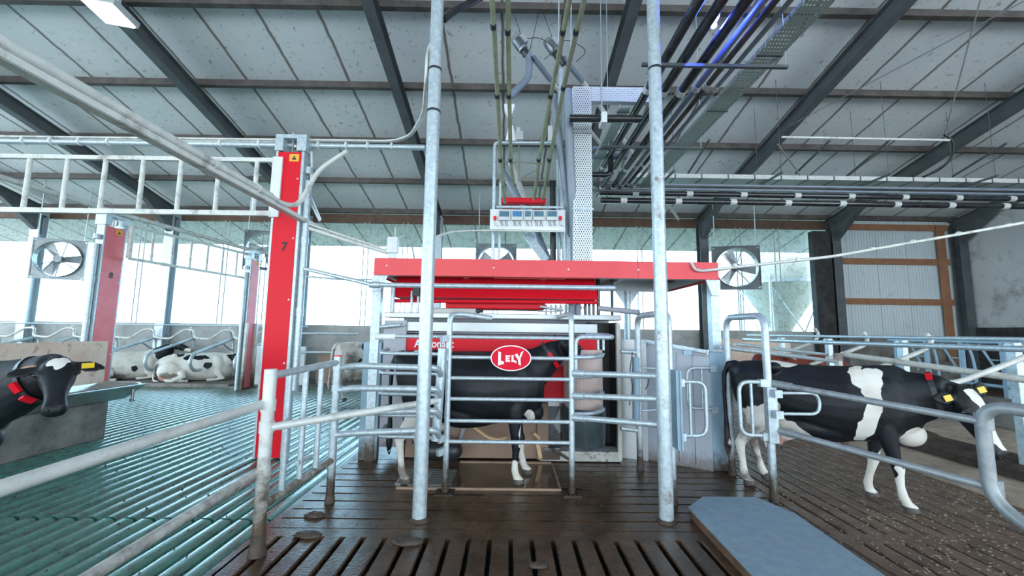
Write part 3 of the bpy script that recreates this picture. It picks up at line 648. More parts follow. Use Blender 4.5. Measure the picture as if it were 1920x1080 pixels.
# ------------------------------------------------------------ milking robot
YR = 5.75
def xz(px, py, Y=YR): p = at(px, py, Y); return p.x, p.z
def slab(mb, x0, y0, x1, y1, Ya, Yb, Yref=None):
    a, b = at(x0, y0, Yref or Ya), at(x1, y1, Yref or Ya); mb.box((a.x, Ya, b.z), (b.x, Yb, a.z)); return mb
R = thing('milking_robot', 'red and grey milking robot with the black cow standing in front', 'milking machine', (at(930, 850, YR).x, YR+.4, 0))
slab(MB(), 720, 585, 1166, 601, YR-.06, YR+.3).build('top_beam', GREYL, R, bevel=.012)
slab(MB(), 752, 603, 1120, 625, YR-.02, YR+.03).build('grey_panel', GREYL, R, bevel=.004)
slab(MB(), 752, 622, 1120, 628, YR-.025, YR+.03).build('dark_strip', GREYM, R)
slab(MB(), 753, 628, 1122, 662, YR-.03, YR+.04).build('red_panel', RED, R, bevel=.006)
c = at(814, 645, YR-.03); mb = place_text('Astronaut', .15, .002, (0, 0, 0), 1., .0035)
w_ = max(p.x for p in mb.v)-min(p.x for p in mb.v); k_ = (at(851, 645, YR).x-at(777, 645, YR).x)/w_
mb.v = [V((c.x+p.x*k_, YR-.034+p.y, c.z+p.z)) for p in mb.v]; mb.build('lettering', WLET, R)
mb = slab(MB(), 721, 600, 753, 838, YR-.06, YR+.5)
for k in range(8): 
    for px in (727, 737): p = at(px, 630+k*24, YR-.06); mb.tube([(p.x, YR-.063, p.z), (p.x, YR-.05, p.z)], .007, 8)
mb.build('side_pillar', GREYM, R)
mb = MB(); a = at(1126, 604, YR); b = at(1166, 862, YR)
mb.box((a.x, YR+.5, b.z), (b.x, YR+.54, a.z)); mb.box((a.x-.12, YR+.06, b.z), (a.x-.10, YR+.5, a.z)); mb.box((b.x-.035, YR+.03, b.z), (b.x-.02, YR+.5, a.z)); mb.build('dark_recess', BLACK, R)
slab(MB(), 1156, 606, 1167, 862, YR-.05, YR+.02).build('frame_post', mat('cream_frame', (.60, .57, .50), .5, 0, (.5, .46, .40), 6, dirt=((.12, .09, .06), 9, .6, .75, .6)), R)
slab(MB(), 1012, 846, 1166, 866, YR-.04, YR+.25).build('base_beam', mat('dirty_base', (.55, .54, .49), .5, 0, (.42, .40, .36), 5, dirt=((.08, .06, .04), 12, .55, .65, .9)), R)
# red quarter disc
cx, cz = at(1072, 748, YR-.2).x, at(1072, 748, YR-.2).z; rr = at(1072, 684, YR-.2).z-cz
poly = [(cx, YR-.2, cz)] + [(cx-rr*math.sin(a)*.84, YR-.2, cz+rr*math.cos(a)) for a in [PI/2*k/14 for k in range(15)]]
MB().prism(poly, (0, .16, 0)).build('red_quarter_cover', RED, R)
mb = slab(MB(), 1028, 746, 1074, 762, YR-.22, YR+.02); mb.build('cover_sill', GREYL, R)
mb = MB(); p = [at(1050, 765, YR-.25), at(1070, 770, YR-.25), at(1070, 800, YR-.25), at(1048, 812, YR-.25), at(1038, 795, YR-.25)]; mb.prism(p, (0, .2, 0)); mb.build('hopper_spout', GREYM, R)
mb = MB(); a = at(852, 748, YR+.05); b = at(1012, 868, YR+.05); mb.box((at(760, 800, YR).x, YR+.04, .02), (b.x, YR+.10, a.z)); mb.build('lower_lining', BEIGE, R)
mb = MB(); mb.box((at(730, 800, YR).x, YR+.56, .0), (at(1163, 800, YR).x, YR+.6, 1.95)); mb.build('rear_wall', GREYM, R)
mb = MB(); mb.bar(at(852, 862, YR), at(872, 795, YR), .05, .05); mb.bar(at(856, 800, YR-.05), at(880, 794, YR-.05), .05, .04); mb.build('arm_link', GREYM, R)
mb = MB(); p = at(843, 838, YR-.35); mb.tube([(p.x-.36, YR-.28, p.z-.06), (p.x+.02, YR-.28, p.z-.06)], .13, 18); mb.ell((p.x+.03, YR-.28, p.z-.06), (.13, .13, .13)); mb.box((p.x-.5, YR-.3, p.z+.02), (p.x-.1, YR+.1, p.z+.10)); mb.build('milking_arm', BLACK, R)
mb = MB()
for k in range(4): q = V((p.x-.40+.11*(k % 2), YR-.36+.12*(k//2), p.z+.12)); mb.tube([q, q+V((0, 0, .13))], [.022, .028], 10)
mb.build('teat_cups', STAIN, R)
mb = MB(); mb.tube([at(882, 797, 5.45), at(898, 808, 5.42), at(915, 821, 5.4), at(935, 825, 5.42), at(948, 821, 5.5)], .022, 10, .1); mb.build('milk_hose', HOSE, R)
mb = MB(); mb.bar(at(1006, 826, YR-.04), at(1014, 858, YR-.04), .045, .05, (1, 0, 0)); mb.bar(at(1001, 812, YR-.05), at(1012, 822, YR-.05), .03, .04); mb.build('orange_lever', HOSE, R)
slab(MB(), 1008, 756, 1028, 862, YR-.05, YR+.05).build('valve_column', BEIGE, R)
mb = slab(MB(), 1018, 840, 1050, 862, YR-.08, YR+.02); mb.tube([at(1036, 842, YR-.1), at(1068, 862, YR-.1)], .018, 8); mb.build('lower_bracket', GALVM, R)
# red hoods above
mb = MB(); a, b = at(738, 536, 6.0), at(1121, 562, 6.0)
mb.hexa([(a.x, 5.98, b.z), (b.x, 5.98, b.z), (b.x, 6.7, b.z), (a.x, 6.7, b.z), (a.x+.02, 6.1, a.z+.16), (b.x-.02, 6.1, a.z+.16), (b.x, 6.7, a.z+.16), (a.x, 6.7, a.z+.16)]); mb.build('upper_red_hood', RED, R, bevel=.01)
mb = MB(); mb.tube([at(738, 564, 5.99), at(1120, 567, 5.99)], .028, 12); mb.build('hood_lip', RED, R)
mb = MB(); a, b = at(836, 570, 6.15), at(1022, 581, 6.15); mb.box((a.x, 6.1, b.z), (b.x, 6.6, a.z+.05)); mb.build('lower_red_hood', RED, R, bevel=.02)
mb = slab(MB(), 812, 577, 893, 589, YR+.0, YR+.3, YR); mb.build('top_cover', mat('brownish_cover', (.33, .31, .29), .35, .4, (.26, .24, .22), 5), R, bevel=.01)
mb = MB(); p = at(897, 583, YR); mb.ell((p.x, YR, p.z), (.04, .04, .035)); mb.tube([(p.x, YR, p.z), (p.x+.07, YR, p.z-.01)], .02, 8); mb.build('motor_knob', BLACK, R)
mb = MB(); mb.bar(at(1012, 575, YR+.1), at(1056, 582, YR+.1), .16, .03); mb.bar(at(1008, 584, YR+.1), at(1050, 584, YR+.1), .12, .02); mb.build('top_bracket', GREYM, R)
for px in (771, 783): mb = MB(); p = at(px, 588, YR+.2); mb.tube([(p.x, YR+.2, p.z), (p.x, YR+.2, at(px, 545, YR+.2).z)], .02, 8); mb.build('stay_rod', GALV, R)
mb = MB(); p = at(735, 588, YR+.1); mb.tube([(p.x, YR+.1, p.z), (p.x, YR+.1, at(735, 530, YR+.1).z)], .033, 10); mb.build('hood_stay', GALV, R)
mb = MB(); mb.box((at(776, 540, 5.9).x, 5.85, at(776, 555, 5.9).z), (at(788, 540, 5.9).x, 5.95, at(776, 538, 5.9).z)); mb.build('sensor_box', BLACK, R)
mb = MB(); mb.tube([at(712, 613, YR-.1), at(752, 609, YR-.1)], .028, 10); mb.tube([at(750, 610, YR-.1), at(760, 610, YR-.1)], .01, 8); mb.build('cylinder', GALV, R)
# hoses between robot and canopy
for i, (px, r, m) in enumerate(((1071, .042, PVC), (1084, .045, PVC), (1098, .022, BLACKP), (1105, .024, BLACKP), (1113, .022, BLACKP), (1122, .03, BLACKP), (1148, .022, DARKG))):
    p = at(px, 588, 6.2); mb = MB(); mb.tube([(p.x, 6.2, p.z-.1), (p.x, 6.2, at(px, 515, 6.2).z+.1)], r, 10); mb.build('supply_hose', m, R)
mb = MB()
for k in range(9): p = at(1024+k*9, 577, 6.3); mb.tube([(p.x, 6.3, p.z-.1), (p.x, 6.3, p.z+.05)], .016, 7); mb.box((p.x-.02, 6.27, p.z-.02), (p.x+.03, 6.33, p.z+.02))
mb.build('valve_block', WHITE, R)
mb = MB(); mb.tube([at(1124, 578, 5.6), at(1198, 586, 5.2)], .035, 12); mb.build('air_cylinder', GREYM, R)

# feed trough
t = thing('feed_trough', 'pinkish worn feed shield over a dark rubber bowl beside the robot', 'feed trough', (at(1110, 840, 5.05).x, 5.2, .3))
def half_shield(px0, px1, py0, py1, Y, dep, n=16, flare=1.):
    a, b = at(px0, py0, Y), at(px1, py1, Y); cx = (a.x+b.x)/2; rx = (b.x-a.x)/2
    mb = MB(); rings = []
    for z, s in ((b.z, flare), (a.z, 1.)):
        ring = [V((cx-rx*s*math.cos(PI*k/n), Y+dep-dep*s*abs(math.sin(PI*k/n))**.55, z)) for k in range(n+1)]
        ring += [V((cx+rx*s*.93*math.cos(PI*k/n), Y+dep-dep*.93*s*abs(math.sin(PI*k/n))**.55, z)) for k in range(n+1)]
        rings.append(ring)
    return mb.loft(rings, True, False)
half_shield(1066, 1140, 656, 770, 5.0, .45).build('shield', FEEDP, t)
half_shield(1058, 1148, 768, 844, 5.05, .5, flare=.95).build('bowl', DARKG, t)
for px in (1080, 1100, 1120, 1134): q = at(px, 664, 4.995); mb = MB(); mb.ell((q.x, 4.99+abs(px-1104)*.002, q.z), (.014, .014, .014), 8, 6); mb.build('bolt', GALV, t)

# ------------------------------------------------------------ canopy over the robot
YC = 5.6
a, b = at(701, 516, YC), at(1347, 525, YC); zb = at(1024, 520, YC).z; zt = at(1024, 488, YC).z
Cn = thing('robot_canopy', 'red-edged canopy roof above the milking robot', 'canopy', ((a.x+b.x)/2, YC+.9, zb))
xm1, xm2 = at(926, 500, YC).x, at(1196, 500, YC).x
for x0, x1 in ((a.x, xm1), (xm1+.004, xm2), (xm2+.004, b.x)):
    mb = MB(); mb.box((x0, YC-.012, zb), (x1, YC, zt)); mb.build('red_fascia', REDL, Cn)
for x in (a.x, b.x-.012): mb = MB(); mb.box((x, YC, zb), (x+.012, 7.4, zt)); mb.build('end_fascia', REDL, Cn)
mb = MB(); mb.box((a.x+.013, YC+.005, zt-.06), (b.x-.013, 7.4, zt-.01)); mb.build('roof_sheet', GREYL, Cn)
mb = MB(); mb.box((a.x+.013, YC+.004, zb+.0), (b.x-.013, YC+.12, zb+.03)); mb.box((a.x+.013, 7.3, zb), (b.x-.013, 7.4, zb+.2)); 
for k in range(5): x = a.x+.05+(b.x-a.x-.2)*k/4; mb.box((x, YC+.12, zb+.02), (x+.08, 7.3, zb+.12))
mb.build('underframe', GREYL, Cn)
mb = MB(); mb.box((at(925, 512, YC).x, YC+.13, zb+.01), (at(1064, 512, YC).x, YC+.3, zb+.03)); mb.build('timber_strip', HOSE, Cn)
for px, py in ((725, 498), (926, 502), (1066, 505), (1197, 506)): p = at(px, py, YC-.02); mb = MB(); mb.ell((p.x, YC-.014, p.z), (.013, .008, .013), 8, 6); mb.build('rivet', WHITE, Cn)
for px, w in ((706, .12), (1339, .12)):
    p = at(px, 600, 5.72); mb = MB(); mb.box((p.x-w/2, 5.66, .0), (p.x+w/2, 5.78, zb-.02)); mb.prism([(p.x-w/2-.08*(px > 1000), 5.63, zb), (p.x+w/2+.10*(px < 1000), 5.63, zb), (p.x+w/2, 5.63, zb-.22), (p.x-w/2, 5.63, zb-.22)], (0, .02, 0)); mb.build('leg', GALVM, Cn)
p = at(1177, 640, 7.3); mb = MB(); mb.tube([(p.x, 7.3, 0), (p.x, 7.3, zb)], .06, 12); mb.prism([(p.x-.22, 7.28, zb), (p.x+.22, 7.28, zb), (p.x+.05, 7.28, zb-.25), (p.x-.05, 7.28, zb-.25)], (0, .02, 0)); mb.build('leg', GALV, Cn)
for px, py0, py1, lab in ((690, 641, 862, 'blue-grey square post at the left end of the robot'), (1353, 660, 882, 'blue-grey square post right of the robot, dirty at the foot')):
    g = gr(px, py1); zt_ = at(px, py0, g.y).z; mb = MB(); mb.box((g.x-.125, g.y-.05, 0), (g.x+.125, g.y+.1 - (.04 if px < 1000 else .0), zt_)); solo('square_post', mb, BLUEG, lab, 'post', 'blue-grey posts', bevel=.012)
# bar in front of the robot
p0, p1, p2 = at(572, 504, 5.72), at(700, 534, 5.2), at(1153, 540, 5.2)
t = thing('front_bar', 'horizontal galvanised bar under the red canopy edge, joined to the red post 7', 'bar', (p1.x, 5.2, p1.z))
mb = MB(); mb.tube([p1, (p2.x, 5.2, p1.z+.0)], .032, 14); mb.build('bar', GALV, t)
mb = MB(); mb.tube([p0, p1], .028, 12); mb.build('link_pipe', GALV, t)
mb = MB(); mb.tube([p1-V((.05, 0, 0)), p1+V((.08, 0, 0))], .042, 12); mb.build('elbow', GALV, t)
mb = MB(); mb.tube([at(572, 518, 5.75), at(640, 524, 5.8), at(703, 524, 5.7)], .014, 8); solo('thin_rail', mb, GALV, 'thin rail left of the canopy leg', 'rail')
# white box on canopy
t = thing('junction_box', 'white junction box with a thin rod standing on the canopy', 'box', (at(738, 474, 6).x, 6.0, zt))
p, q = at(728, 445, 6), at(746, 475, 6); mb = MB(); mb.box((p.x, 5.95, q.z), (q.x, 6.05, p.z)); mb.build('case', WHITE, t, bevel=.008)
mb = MB(); mb.box((p.x+.02, 5.98, zt-.01), (q.x-.02, 6.02, q.z)); mb.build('foot', GALV, t)
mb = MB(); mb.tube([at(741, 445, 6), at(741, 426, 6)], .006, 6); mb.build('aerial', WHITE, t)
mb = MB(); mb.tube([at(746, 450, 6), at(756, 440, 6), at(766, 445, 6.1), at(774, 468, 6.2), at(777, 485, 6.3)], .012, 7, .1); mb.build('cable', GALV, t)

# ------------------------------------------------------------ right of the robot
t = thing('partition_panel', 'grey sheet partition to the right of the robot with a small latch', 'partition', (2.2, 5.75, 0))
gA, gB = gr(1215, 862), gr(1338, 884)
zA_, zB_ = at(1225, 640, gA.y).z, at(1338, 660, gB.y).z
d = (gB-gA); nrm = V((-d.y, d.x, 0)).normalized()*.05
mb = MB(); mb.prism([gA+V((0, 0, .0)), gB+V((0, 0, .0)), V((gB.x, gB.y, zB_)), V((gA.x, gA.y, zA_))], nrm); mb.build('sheet', GREYP, t)
mb = MB(); mb.bar(V((gA.x, gA.y, zA_))-nrm*.3, V((gB.x, gB.y, zB_))-nrm*.3, .09, .04); mb.build('top_rail', GALV, t)
mb = MB()
for s in (.25, .5, .75): q = lerp(gA, gB, s)-nrm*.1; mb.bar(q+V((0, 0, .05)), q+V((0, 0, zB_-.02)), .006, .01)
mb.build('seams', GREYM, t)
a1 = at(1284, 661, gB.y-.05); mb = MB(); mb.box((a1.x-.03, a1.y-.03, a1.z-.03), (a1.x+.08, a1.y, a1.z+.03)); mb.build('latch', BLUEG, t)
mb = MB(); mb.tube([a1+V((.06, -.02, 0)), at(1326, 667, gB.y-.08), at(1328, 656, gB.y-.08)], .010, 8, .02); mb.build('latch_rod', STAIN, t)
gC = gr(1166, 858); g2 = gr(1216, 864)
mb = MB(); mb.hexa([gC, g2, g2+V((0, .05, 0)), gC+V((0, .05, 0)), V((gC.x, gC.y, 1.66)), V((g2.x, g2.y, 1.66)), V((g2.x, g2.y+.05, 1.66)), V((gC.x, gC.y+.05, 1.66))]); solo('partition_panel', mb, GREYL, 'narrow pale sheet just right of the robot frame', 'partition')

def hoop(xa, ya, yb, zt, lab, muddy=GALVM):
    t = thing('passage_hoop', lab, 'frame', (xa, (ya+yb)/2, 0), 'hoop frames of the exit passage')
    mb = MB(); mb.tube([(xa, ya, 0), (xa, ya, zt), (xa, yb, zt), (xa, yb, 0)], .04, 14, .16); mb.build('hoop', muddy, t)
    for y in (ya, yb): mb = MB(); mb.tube([(xa, y, 0), (xa, y, .05), (xa, y, .11)], [.05, .044, .041], 12); mb.build('mud', MUDM, t)
    return t
hl = hoop(1.72, gr(1262, 945).y, gr(1199, 880).y, at(1200, 593, gr(1199, 880).y).z, 'inverted hoop just behind the right tall post')
hr = hoop(2.83, gr(1450, 940).y, gr(1372, 890).y, at(1410, 594, 4.9).z, 'inverted hoop behind the black and white cow\'s tail')
y1, y2 = gr(1450, 940).y, gr(1262, 945).y
# swing loops
def loop_gate(x0, x1, zlo, zhi, y, r, lab, inner):
    t = thing('swing_loop', lab, 'swing gate', (x0, y, zlo), 'swing loops of the exit passage')
    mb = MB(); mb.tube([(x0, y, zlo), (x1, y, zlo), (x1, y, zhi), (x0, y, zhi)], r, 12, .11); mb.build('loop', GALV, t)
    if inner is not None: mb = MB(); mb.tube([(inner, y, zlo), (inner, y, zhi)], r*.72, 10); mb.build('bar', GALV, t)
    for z in (zlo, zhi): mb = MB(); mb.box((x0-.03 if x1 > x0 else x0-.05, y-.03, z-.05), (x0+.05 if x1 > x0 else x0+.03, y+.03, z+.03)); mb.build('hinge', GALV, t)
    return t
def L(px, py, Y): p = at(px, py, Y); return p
loop_gate(L(1273, 720, y2).x, L(1322, 720, y2).x, L(1300, 817, y2).z, L(1300, 716, y2).z, y2, .021, 'swing loop with one upright bar right of the right tall post', L(1294, 770, y2).x)
loop_gate(L(1432, 720, y1).x, L(1385, 720, y1).x, L(1410, 816, y1).z, L(1410, 716, y1).z, y1, .022, 'swing loop in front of the cow\'s black hind leg', L(1410, 770, y1).x)
ym = gr(1353, 882).y-.08
loop_gate(L(1338, 700, ym).x, L(1288, 700, ym).x, L(1310, 766, ym).z, L(1310, 690, ym).z, ym, .020, 'swing loop hanging on the blue-grey post in front of the grey partition', L(1317, 730, ym).x)
yl = y1-.10; t = loop_gate(L(1456, 750, yl).x, L(1536, 750, yl).x, L(1480, 776, yl).z, L(1480, 737, yl).z, yl, .017, 'low swing loop across the cow\'s flank', None)
mb = MB(); a, b = L(1254, 692, y2), L(1268, 835, y2); mb.box((a.x, y2-.18, b.z), (a.x+.035, y2+.14, a.z)); mb.box((a.x+.035, y2-.19, b.z), (a.x+.055, y2-.16, a.z))
for k in range(5): z = a.z-.06-k*.15; mb.tube([(a.x+.035, y2-.1, z), (a.x+.045, y2-.1, z)], .012, 8)
solo('side_plate', mb, BLUEG, 'blue-grey steel plate beside the right tall post', 'plate')
mb = MB(); a, b = L(1432, 725, y1), L(1456, 830, y1); mb.box((a.x, y1-.06, b.z), (b.x, y1+.02, a.z)); solo('hinge_box', mb, GALV, 'grey hinge box on the hoop leg in front of the cow', 'box', bevel=.008)
# small fittings by the left hoop leg
yb_ = gr(1199, 880).y; t = thing('air_cylinder', 'blue-grey cylinder with thin hoses on the hoop leg behind the right tall post', 'cylinder', (L(1193, 740, yb_).x, yb_-.1, L(1193, 790, yb_).z))
mb = MB(); mb.tube([L(1193, 788, yb_-.1), L(1192, 670, yb_-.1)], .048, 14); mb.build('cylinder', BLUEG, t)
mb = MB(); mb.tube([L(1186, 660, yb_-.15), L(1180, 700, yb_-.15), L(1187, 725, yb_-.15), L(1180, 760, yb_-.15)], .006, 6, .1); mb.tube([L(1217, 700, yb_), L(1216, 720, yb_), L(1210, 730, yb_)], .006, 6, .1); mb.build('hoses', BLACK, t)
t = thing('hoop_crossbars', 'short crossbars joining the robot frame to the hoop leg', 'bars', (L(1190, 660, yb_).x, yb_, .5))
for (x0, y0, x1, yq) in ((1164, 659, 1198, 661), (1164, 803, 1200, 808), (1203, 690, 1240, 691), (1203, 770, 1240, 768)): mb = MB(); mb.tube([L(x0, y0, yb_), L(x1, yq, yb_)], .028 if x0 < 1200 else .015, 10); mb.build('crossbar', GALVM, t)

# gate in the right foreground
EY = 3.2
t = thing('curved_gate', 'heavy galvanised gate with rounded end in the right foreground', 'gate', (3.4, 3.9, .4))
T0, T1 = at(1450, 719, y1), at(1840, 790, EY); B0, B1 = at(1452, 805, y1), at(1858, 914, EY)
mb = MB(); mb.tube([T0, lerp(T0, T1, .12)], .040, 14); mb.tube([T0, T1], .031, 14); mb.build('upper_rail', GALVD, t)
mb = MB(); mb.tube([B0, lerp(B0, B1, .12)], .040, 14); mb.tube([B0, B1], .031, 14); mb.build('lower_rail', GALVD, t)
e1, e2, e3, e4 = at(1995, 782, 2.85), at(1838, 757, EY), at(1858, 940, EY), at(1990, 1030, 2.85)
mb = MB(); mb.tube([e1, e2, e3, e4], .046, 18, .17); mb.build('end_frame', GALVD, t)
for c_, ax in ((T1, e3-e2), (B1, e3-e2)): ax = ax.normalized(); mb = MB(); mb.tube([c_+V((.02, 0, 0))-ax*.06, c_+V((.02, 0, 0))+ax*.06], .054, 16); mb.build('socket', GALVD, t)

# blue board
zp = .1
P = [gr(1291, 950, zp), gr(1318, 931, zp), gr(1418, 932, zp), gr(1490, 962, zp), gr(1668, 1085, zp), gr(1800, 1200, zp), gr(1530, 1200, zp)]
t = thing('ramp_board', 'blue-grey board lying on the slats at the lower right', 'board', (gr(1450, 1000).x, gr(1450, 1000).y, 0))
MB().prism(P, (0, 0, -.02)).build('deck', PLATF, t)
cP = sum(P, V((0, 0, 0)))/len(P)
MB().prism([V((lerp(cP, p, .985).x, lerp(cP, p, .985).y, .002)) for p in P], (0, 0, .077)).build('underside', BRACK, t)

# rails and cubicles on the right
SP = at(1573, 690, 6.5)
t = thing('stub_post', 'short brown-capped post behind the black and white cow', 'post', (SP.x, 6.5, 0))
mb = MB(); mb.tube([(SP.x, 6.5, 0), (SP.x, 6.5, at(1573, 662, 6.5).z)], .055, 14); mb.build('pole', GALVF, t)
mb = MB(); z = at(1573, 662, 6.5).z; mb.tube([(SP.x, 6.5, z-.12), (SP.x, 6.5, z)], .065, 14); mb.build('cap', mat('brown_cap', (.30, .24, .21), .6), t)
for (x0, y0, Y0, x1, yy1, Y1, r, lab) in ((1578, 664, 6.5, 1925, 712, 4.6, .042, 'thick rail from the brown-capped post to the right edge'), (1352, 651, 5.35, 1570, 678, 6.5, .030, 'lower rail from the hoop to the brown-capped post'), (1378, 645, 5.35, 1552, 665, 6.6, .024, 'upper thin rail from the hoop towards the cubicles')):
    mb = MB(); a, b = at(x0, y0, Y0), at(x1, yy1, Y1); mb.tube([a, a+(b-a)*(1.25 if x1 > 1900 else 1)], r, 12); solo('passage_rail', mb, DULL if r > .04 else GALV, lab, 'rail', 'rails behind the right-hand cow')
XC = 6.4
cub_y = [5.15, 6.62, 8.15, 9.55]
names = ['nearest cubicle post at the right edge', 'second cubicle post, right of the cow\'s shoulder in line', 'third cubicle post, in front of the dark jamb', 'farthest cubicle post, by the silo']
for y, nm in zip(cub_y, names):
    t = thing('cubicle_post', 'galvanised ' + nm, 'post', (XC, y, .1), 'right cubicle posts')
    zt_ = at(955+760*XC/y, 640, y).z; zt_ = 1.70
    mb = MB(); mb.box((XC-.05, y-.05, .05), (XC+.05, y+.05, zt_)); mb.build('post', GALV, t, bevel=.01)
    mb = MB(); mb.tube([(XC-.08, y, zt_-.06), (XC+.08, y, zt_-.06)], .05, 12); mb.build('clamp', GALV, t)
for z, x, r, lab in ((1.74, XC+.04, .028, 'upper thin'), (1.62, XC-.06, .042, 'lower thick')):
    mb = MB(); mb.tube([(x, 2.5, z), (x, 11.0, z)], r, 12); solo('cubicle_rail', mb, GALV, lab + ' horizontal rail along the right cubicle posts', 'rail', 'right cubicle rails')
for Y, pts, lab in ((8.52, ((1527, 616), (1536, 627), (1528, 641), (1485, 656), (1440, 672)), 'farthest'), (7.36, ((1618, 622), (1628, 634), (1621, 648), (1578, 664), (1520, 684)), 'third'), (6.24, ((1736, 626), (1749, 637), (1738, 654), (1698, 671), (1640, 691), (1600, 690)), 'second'), (4.86, ((1960, 640), (1955, 655), (1894, 681), (1794, 718), (1745, 720)), 'nearest')):
    mb = MB(); mb.tube([at(px, py, Y) for px, py in pts], .032, 10, .25); solo('cubicle_divider', mb, DULL, '%s curved divider pipe of the right cubicles' % lab, 'divider', 'right cubicle dividers')
# headlock fence
t = thing('feed_fence', 'blue-galvanised self-locking feed fence near the gable wall', 'fence', (9.9, 9, .9))
def hp(y, z): return V((9.9, y, z))
mb = MB(); mb.tube([hp(6.2, 1.66), hp(10.6, 1.66)], .035, 10); mb.build('top_rail', BLUEG, t)
mb = MB(); mb.tube([hp(6.2, .78), hp(10.6, .78)], .035, 10); mb.build('bottom_rail', BLUEG, t)
for k in range(6):
    y = 10.4-.75*k; mb = MB(); mb.bar(hp(y, .0 if k % 3 == 0 else .78), hp(y, 1.66), .07, .07); mb.build('upright', BLUEG, t)
    mb = MB(); mb.tube([hp(y-.12, 1.66), hp(y-.2, 1.35), hp(y-.24, .95), hp(y-.22, .8)], .025, 8, .1); mb.build('fixed_bar', BLUEG, t)
    mb = MB(); mb.tube([hp(y-.34, 1.62), hp(y-.60, 1.12), hp(y-.5, .95)], .022, 8, .05); mb.tube([hp(y-.5, 1.3), hp(y-.68, 1.3)], .016, 8); mb.tube([hp(y-.58, 1.12), hp(y-.7, 1.0)], .016, 8); mb.build('locking_bar', BLUEG, t)
mb = MB(); mb.box((9.2, 6.2, -.05), (9.4, 10.6, .62)); solo('feed_curb', mb, CONCD, 'low dark concrete curb below the blue feed fence', 'curb')
mb = MB(); mb.bar(at(1300, 640, 9.6)-V((0, 0, .0)), at(1545, 648, 9.6), .1, .02, (0, 0, 1)); a, b = at(1340, 635, 11.0), at(1485, 690, 11.0); mb = MB(); mb.box((a.x, 11, b.z), (b.x, 11.08, a.z)); mb.box((a.x+.1, 11.0, 0), (a.x+.2, 11.08, b.z)); mb.box((b.x-.2, 11.0, 0), (b.x-.1, 11.08, b.z)); solo('windbreak_board', mb, PANELB, 'beige board partly hidden behind the hoop at the right', 'board')

# ------------------------------------------------------------ equipment above the robot
YM = 5.9
t = thing('meter_board', 'white board with five small display meters above the canopy', 'control board', (at(990, 432, YM).x, YM, at(990, 432, YM).z))
slab(MB(), 919, 392, 1060, 431, YM-.01, YM+.03).build('board', WHITE, t, bevel=.004)
slab(MB(), 919, 424, 1060, 432, YM-.05, YM-.01).build('cable_trunking', WHITE, t, bevel=.004)
for x0, x1, m in ((935, 956, LCD), (959.5, 980, LCDB), (983, 997, LCD), (1000, 1021, LCD), (1025, 1046, LCD)):
    mt = slab(MB(), x0, 393.5, x1, 413, YM-.05, YM-.012).build('meter', GREYL, t, bevel=.004)
    slab(MB(), x0+1.5, 395.5, x1-1.5, 406, YM-.054, YM-.05).build('screen', m, mt)
    mb = MB()
    for k in range(4 if x1-x0 > 15 else 3):
        a = at(x0+3+k*4.6, 413, YM-.03); b = at(x0+5+k*4.2, 424, YM-.03); mb.tube([a, a+V((-.012 if k % 2 else .012, -.01, -.04)), b], .004, 5)
    mb.build('leads', BLACK, mt)
for px in (928, 1051): slab(MB(), px-2.6, 405, px+2.6, 412, YM-.04, YM-.012).build('red_switch', RED, t)
mb = MB()
for px in (928, 1050): mb.tube([at(px, 412, YM-.02), at(px, 422, YM-.03), at(px+6, 424, YM-.03)], .003, 5)
mb.build('switch_leads', BLACK, t)
t = thing('pipe_stand', 'galvanised pipe frame that holds the white meter board', 'frame', (at(940, 487, YM+.08).x, YM+.08, zt-.03))
q = at(928, 268, YM+.08); mb = MB(); mb.tube([(q.x, q.y, zt-.03), q, at(1048, 268, YM+.08)], .027, 12, .05); mb.build('outer_pipe', GALV, t)
q = at(938, 340, YM+.12); mb = MB(); mb.tube([(q.x, q.y, zt-.03), q, at(946, 337, YM+.3)], .022, 10, .04); mb.build('inner_pipe', GALV, t)
mb = MB(); mb.tube([at(930, 388, YM+.04), at(1057, 389, YM+.04)], .022, 10); mb.build('crosspiece', GALV, t)
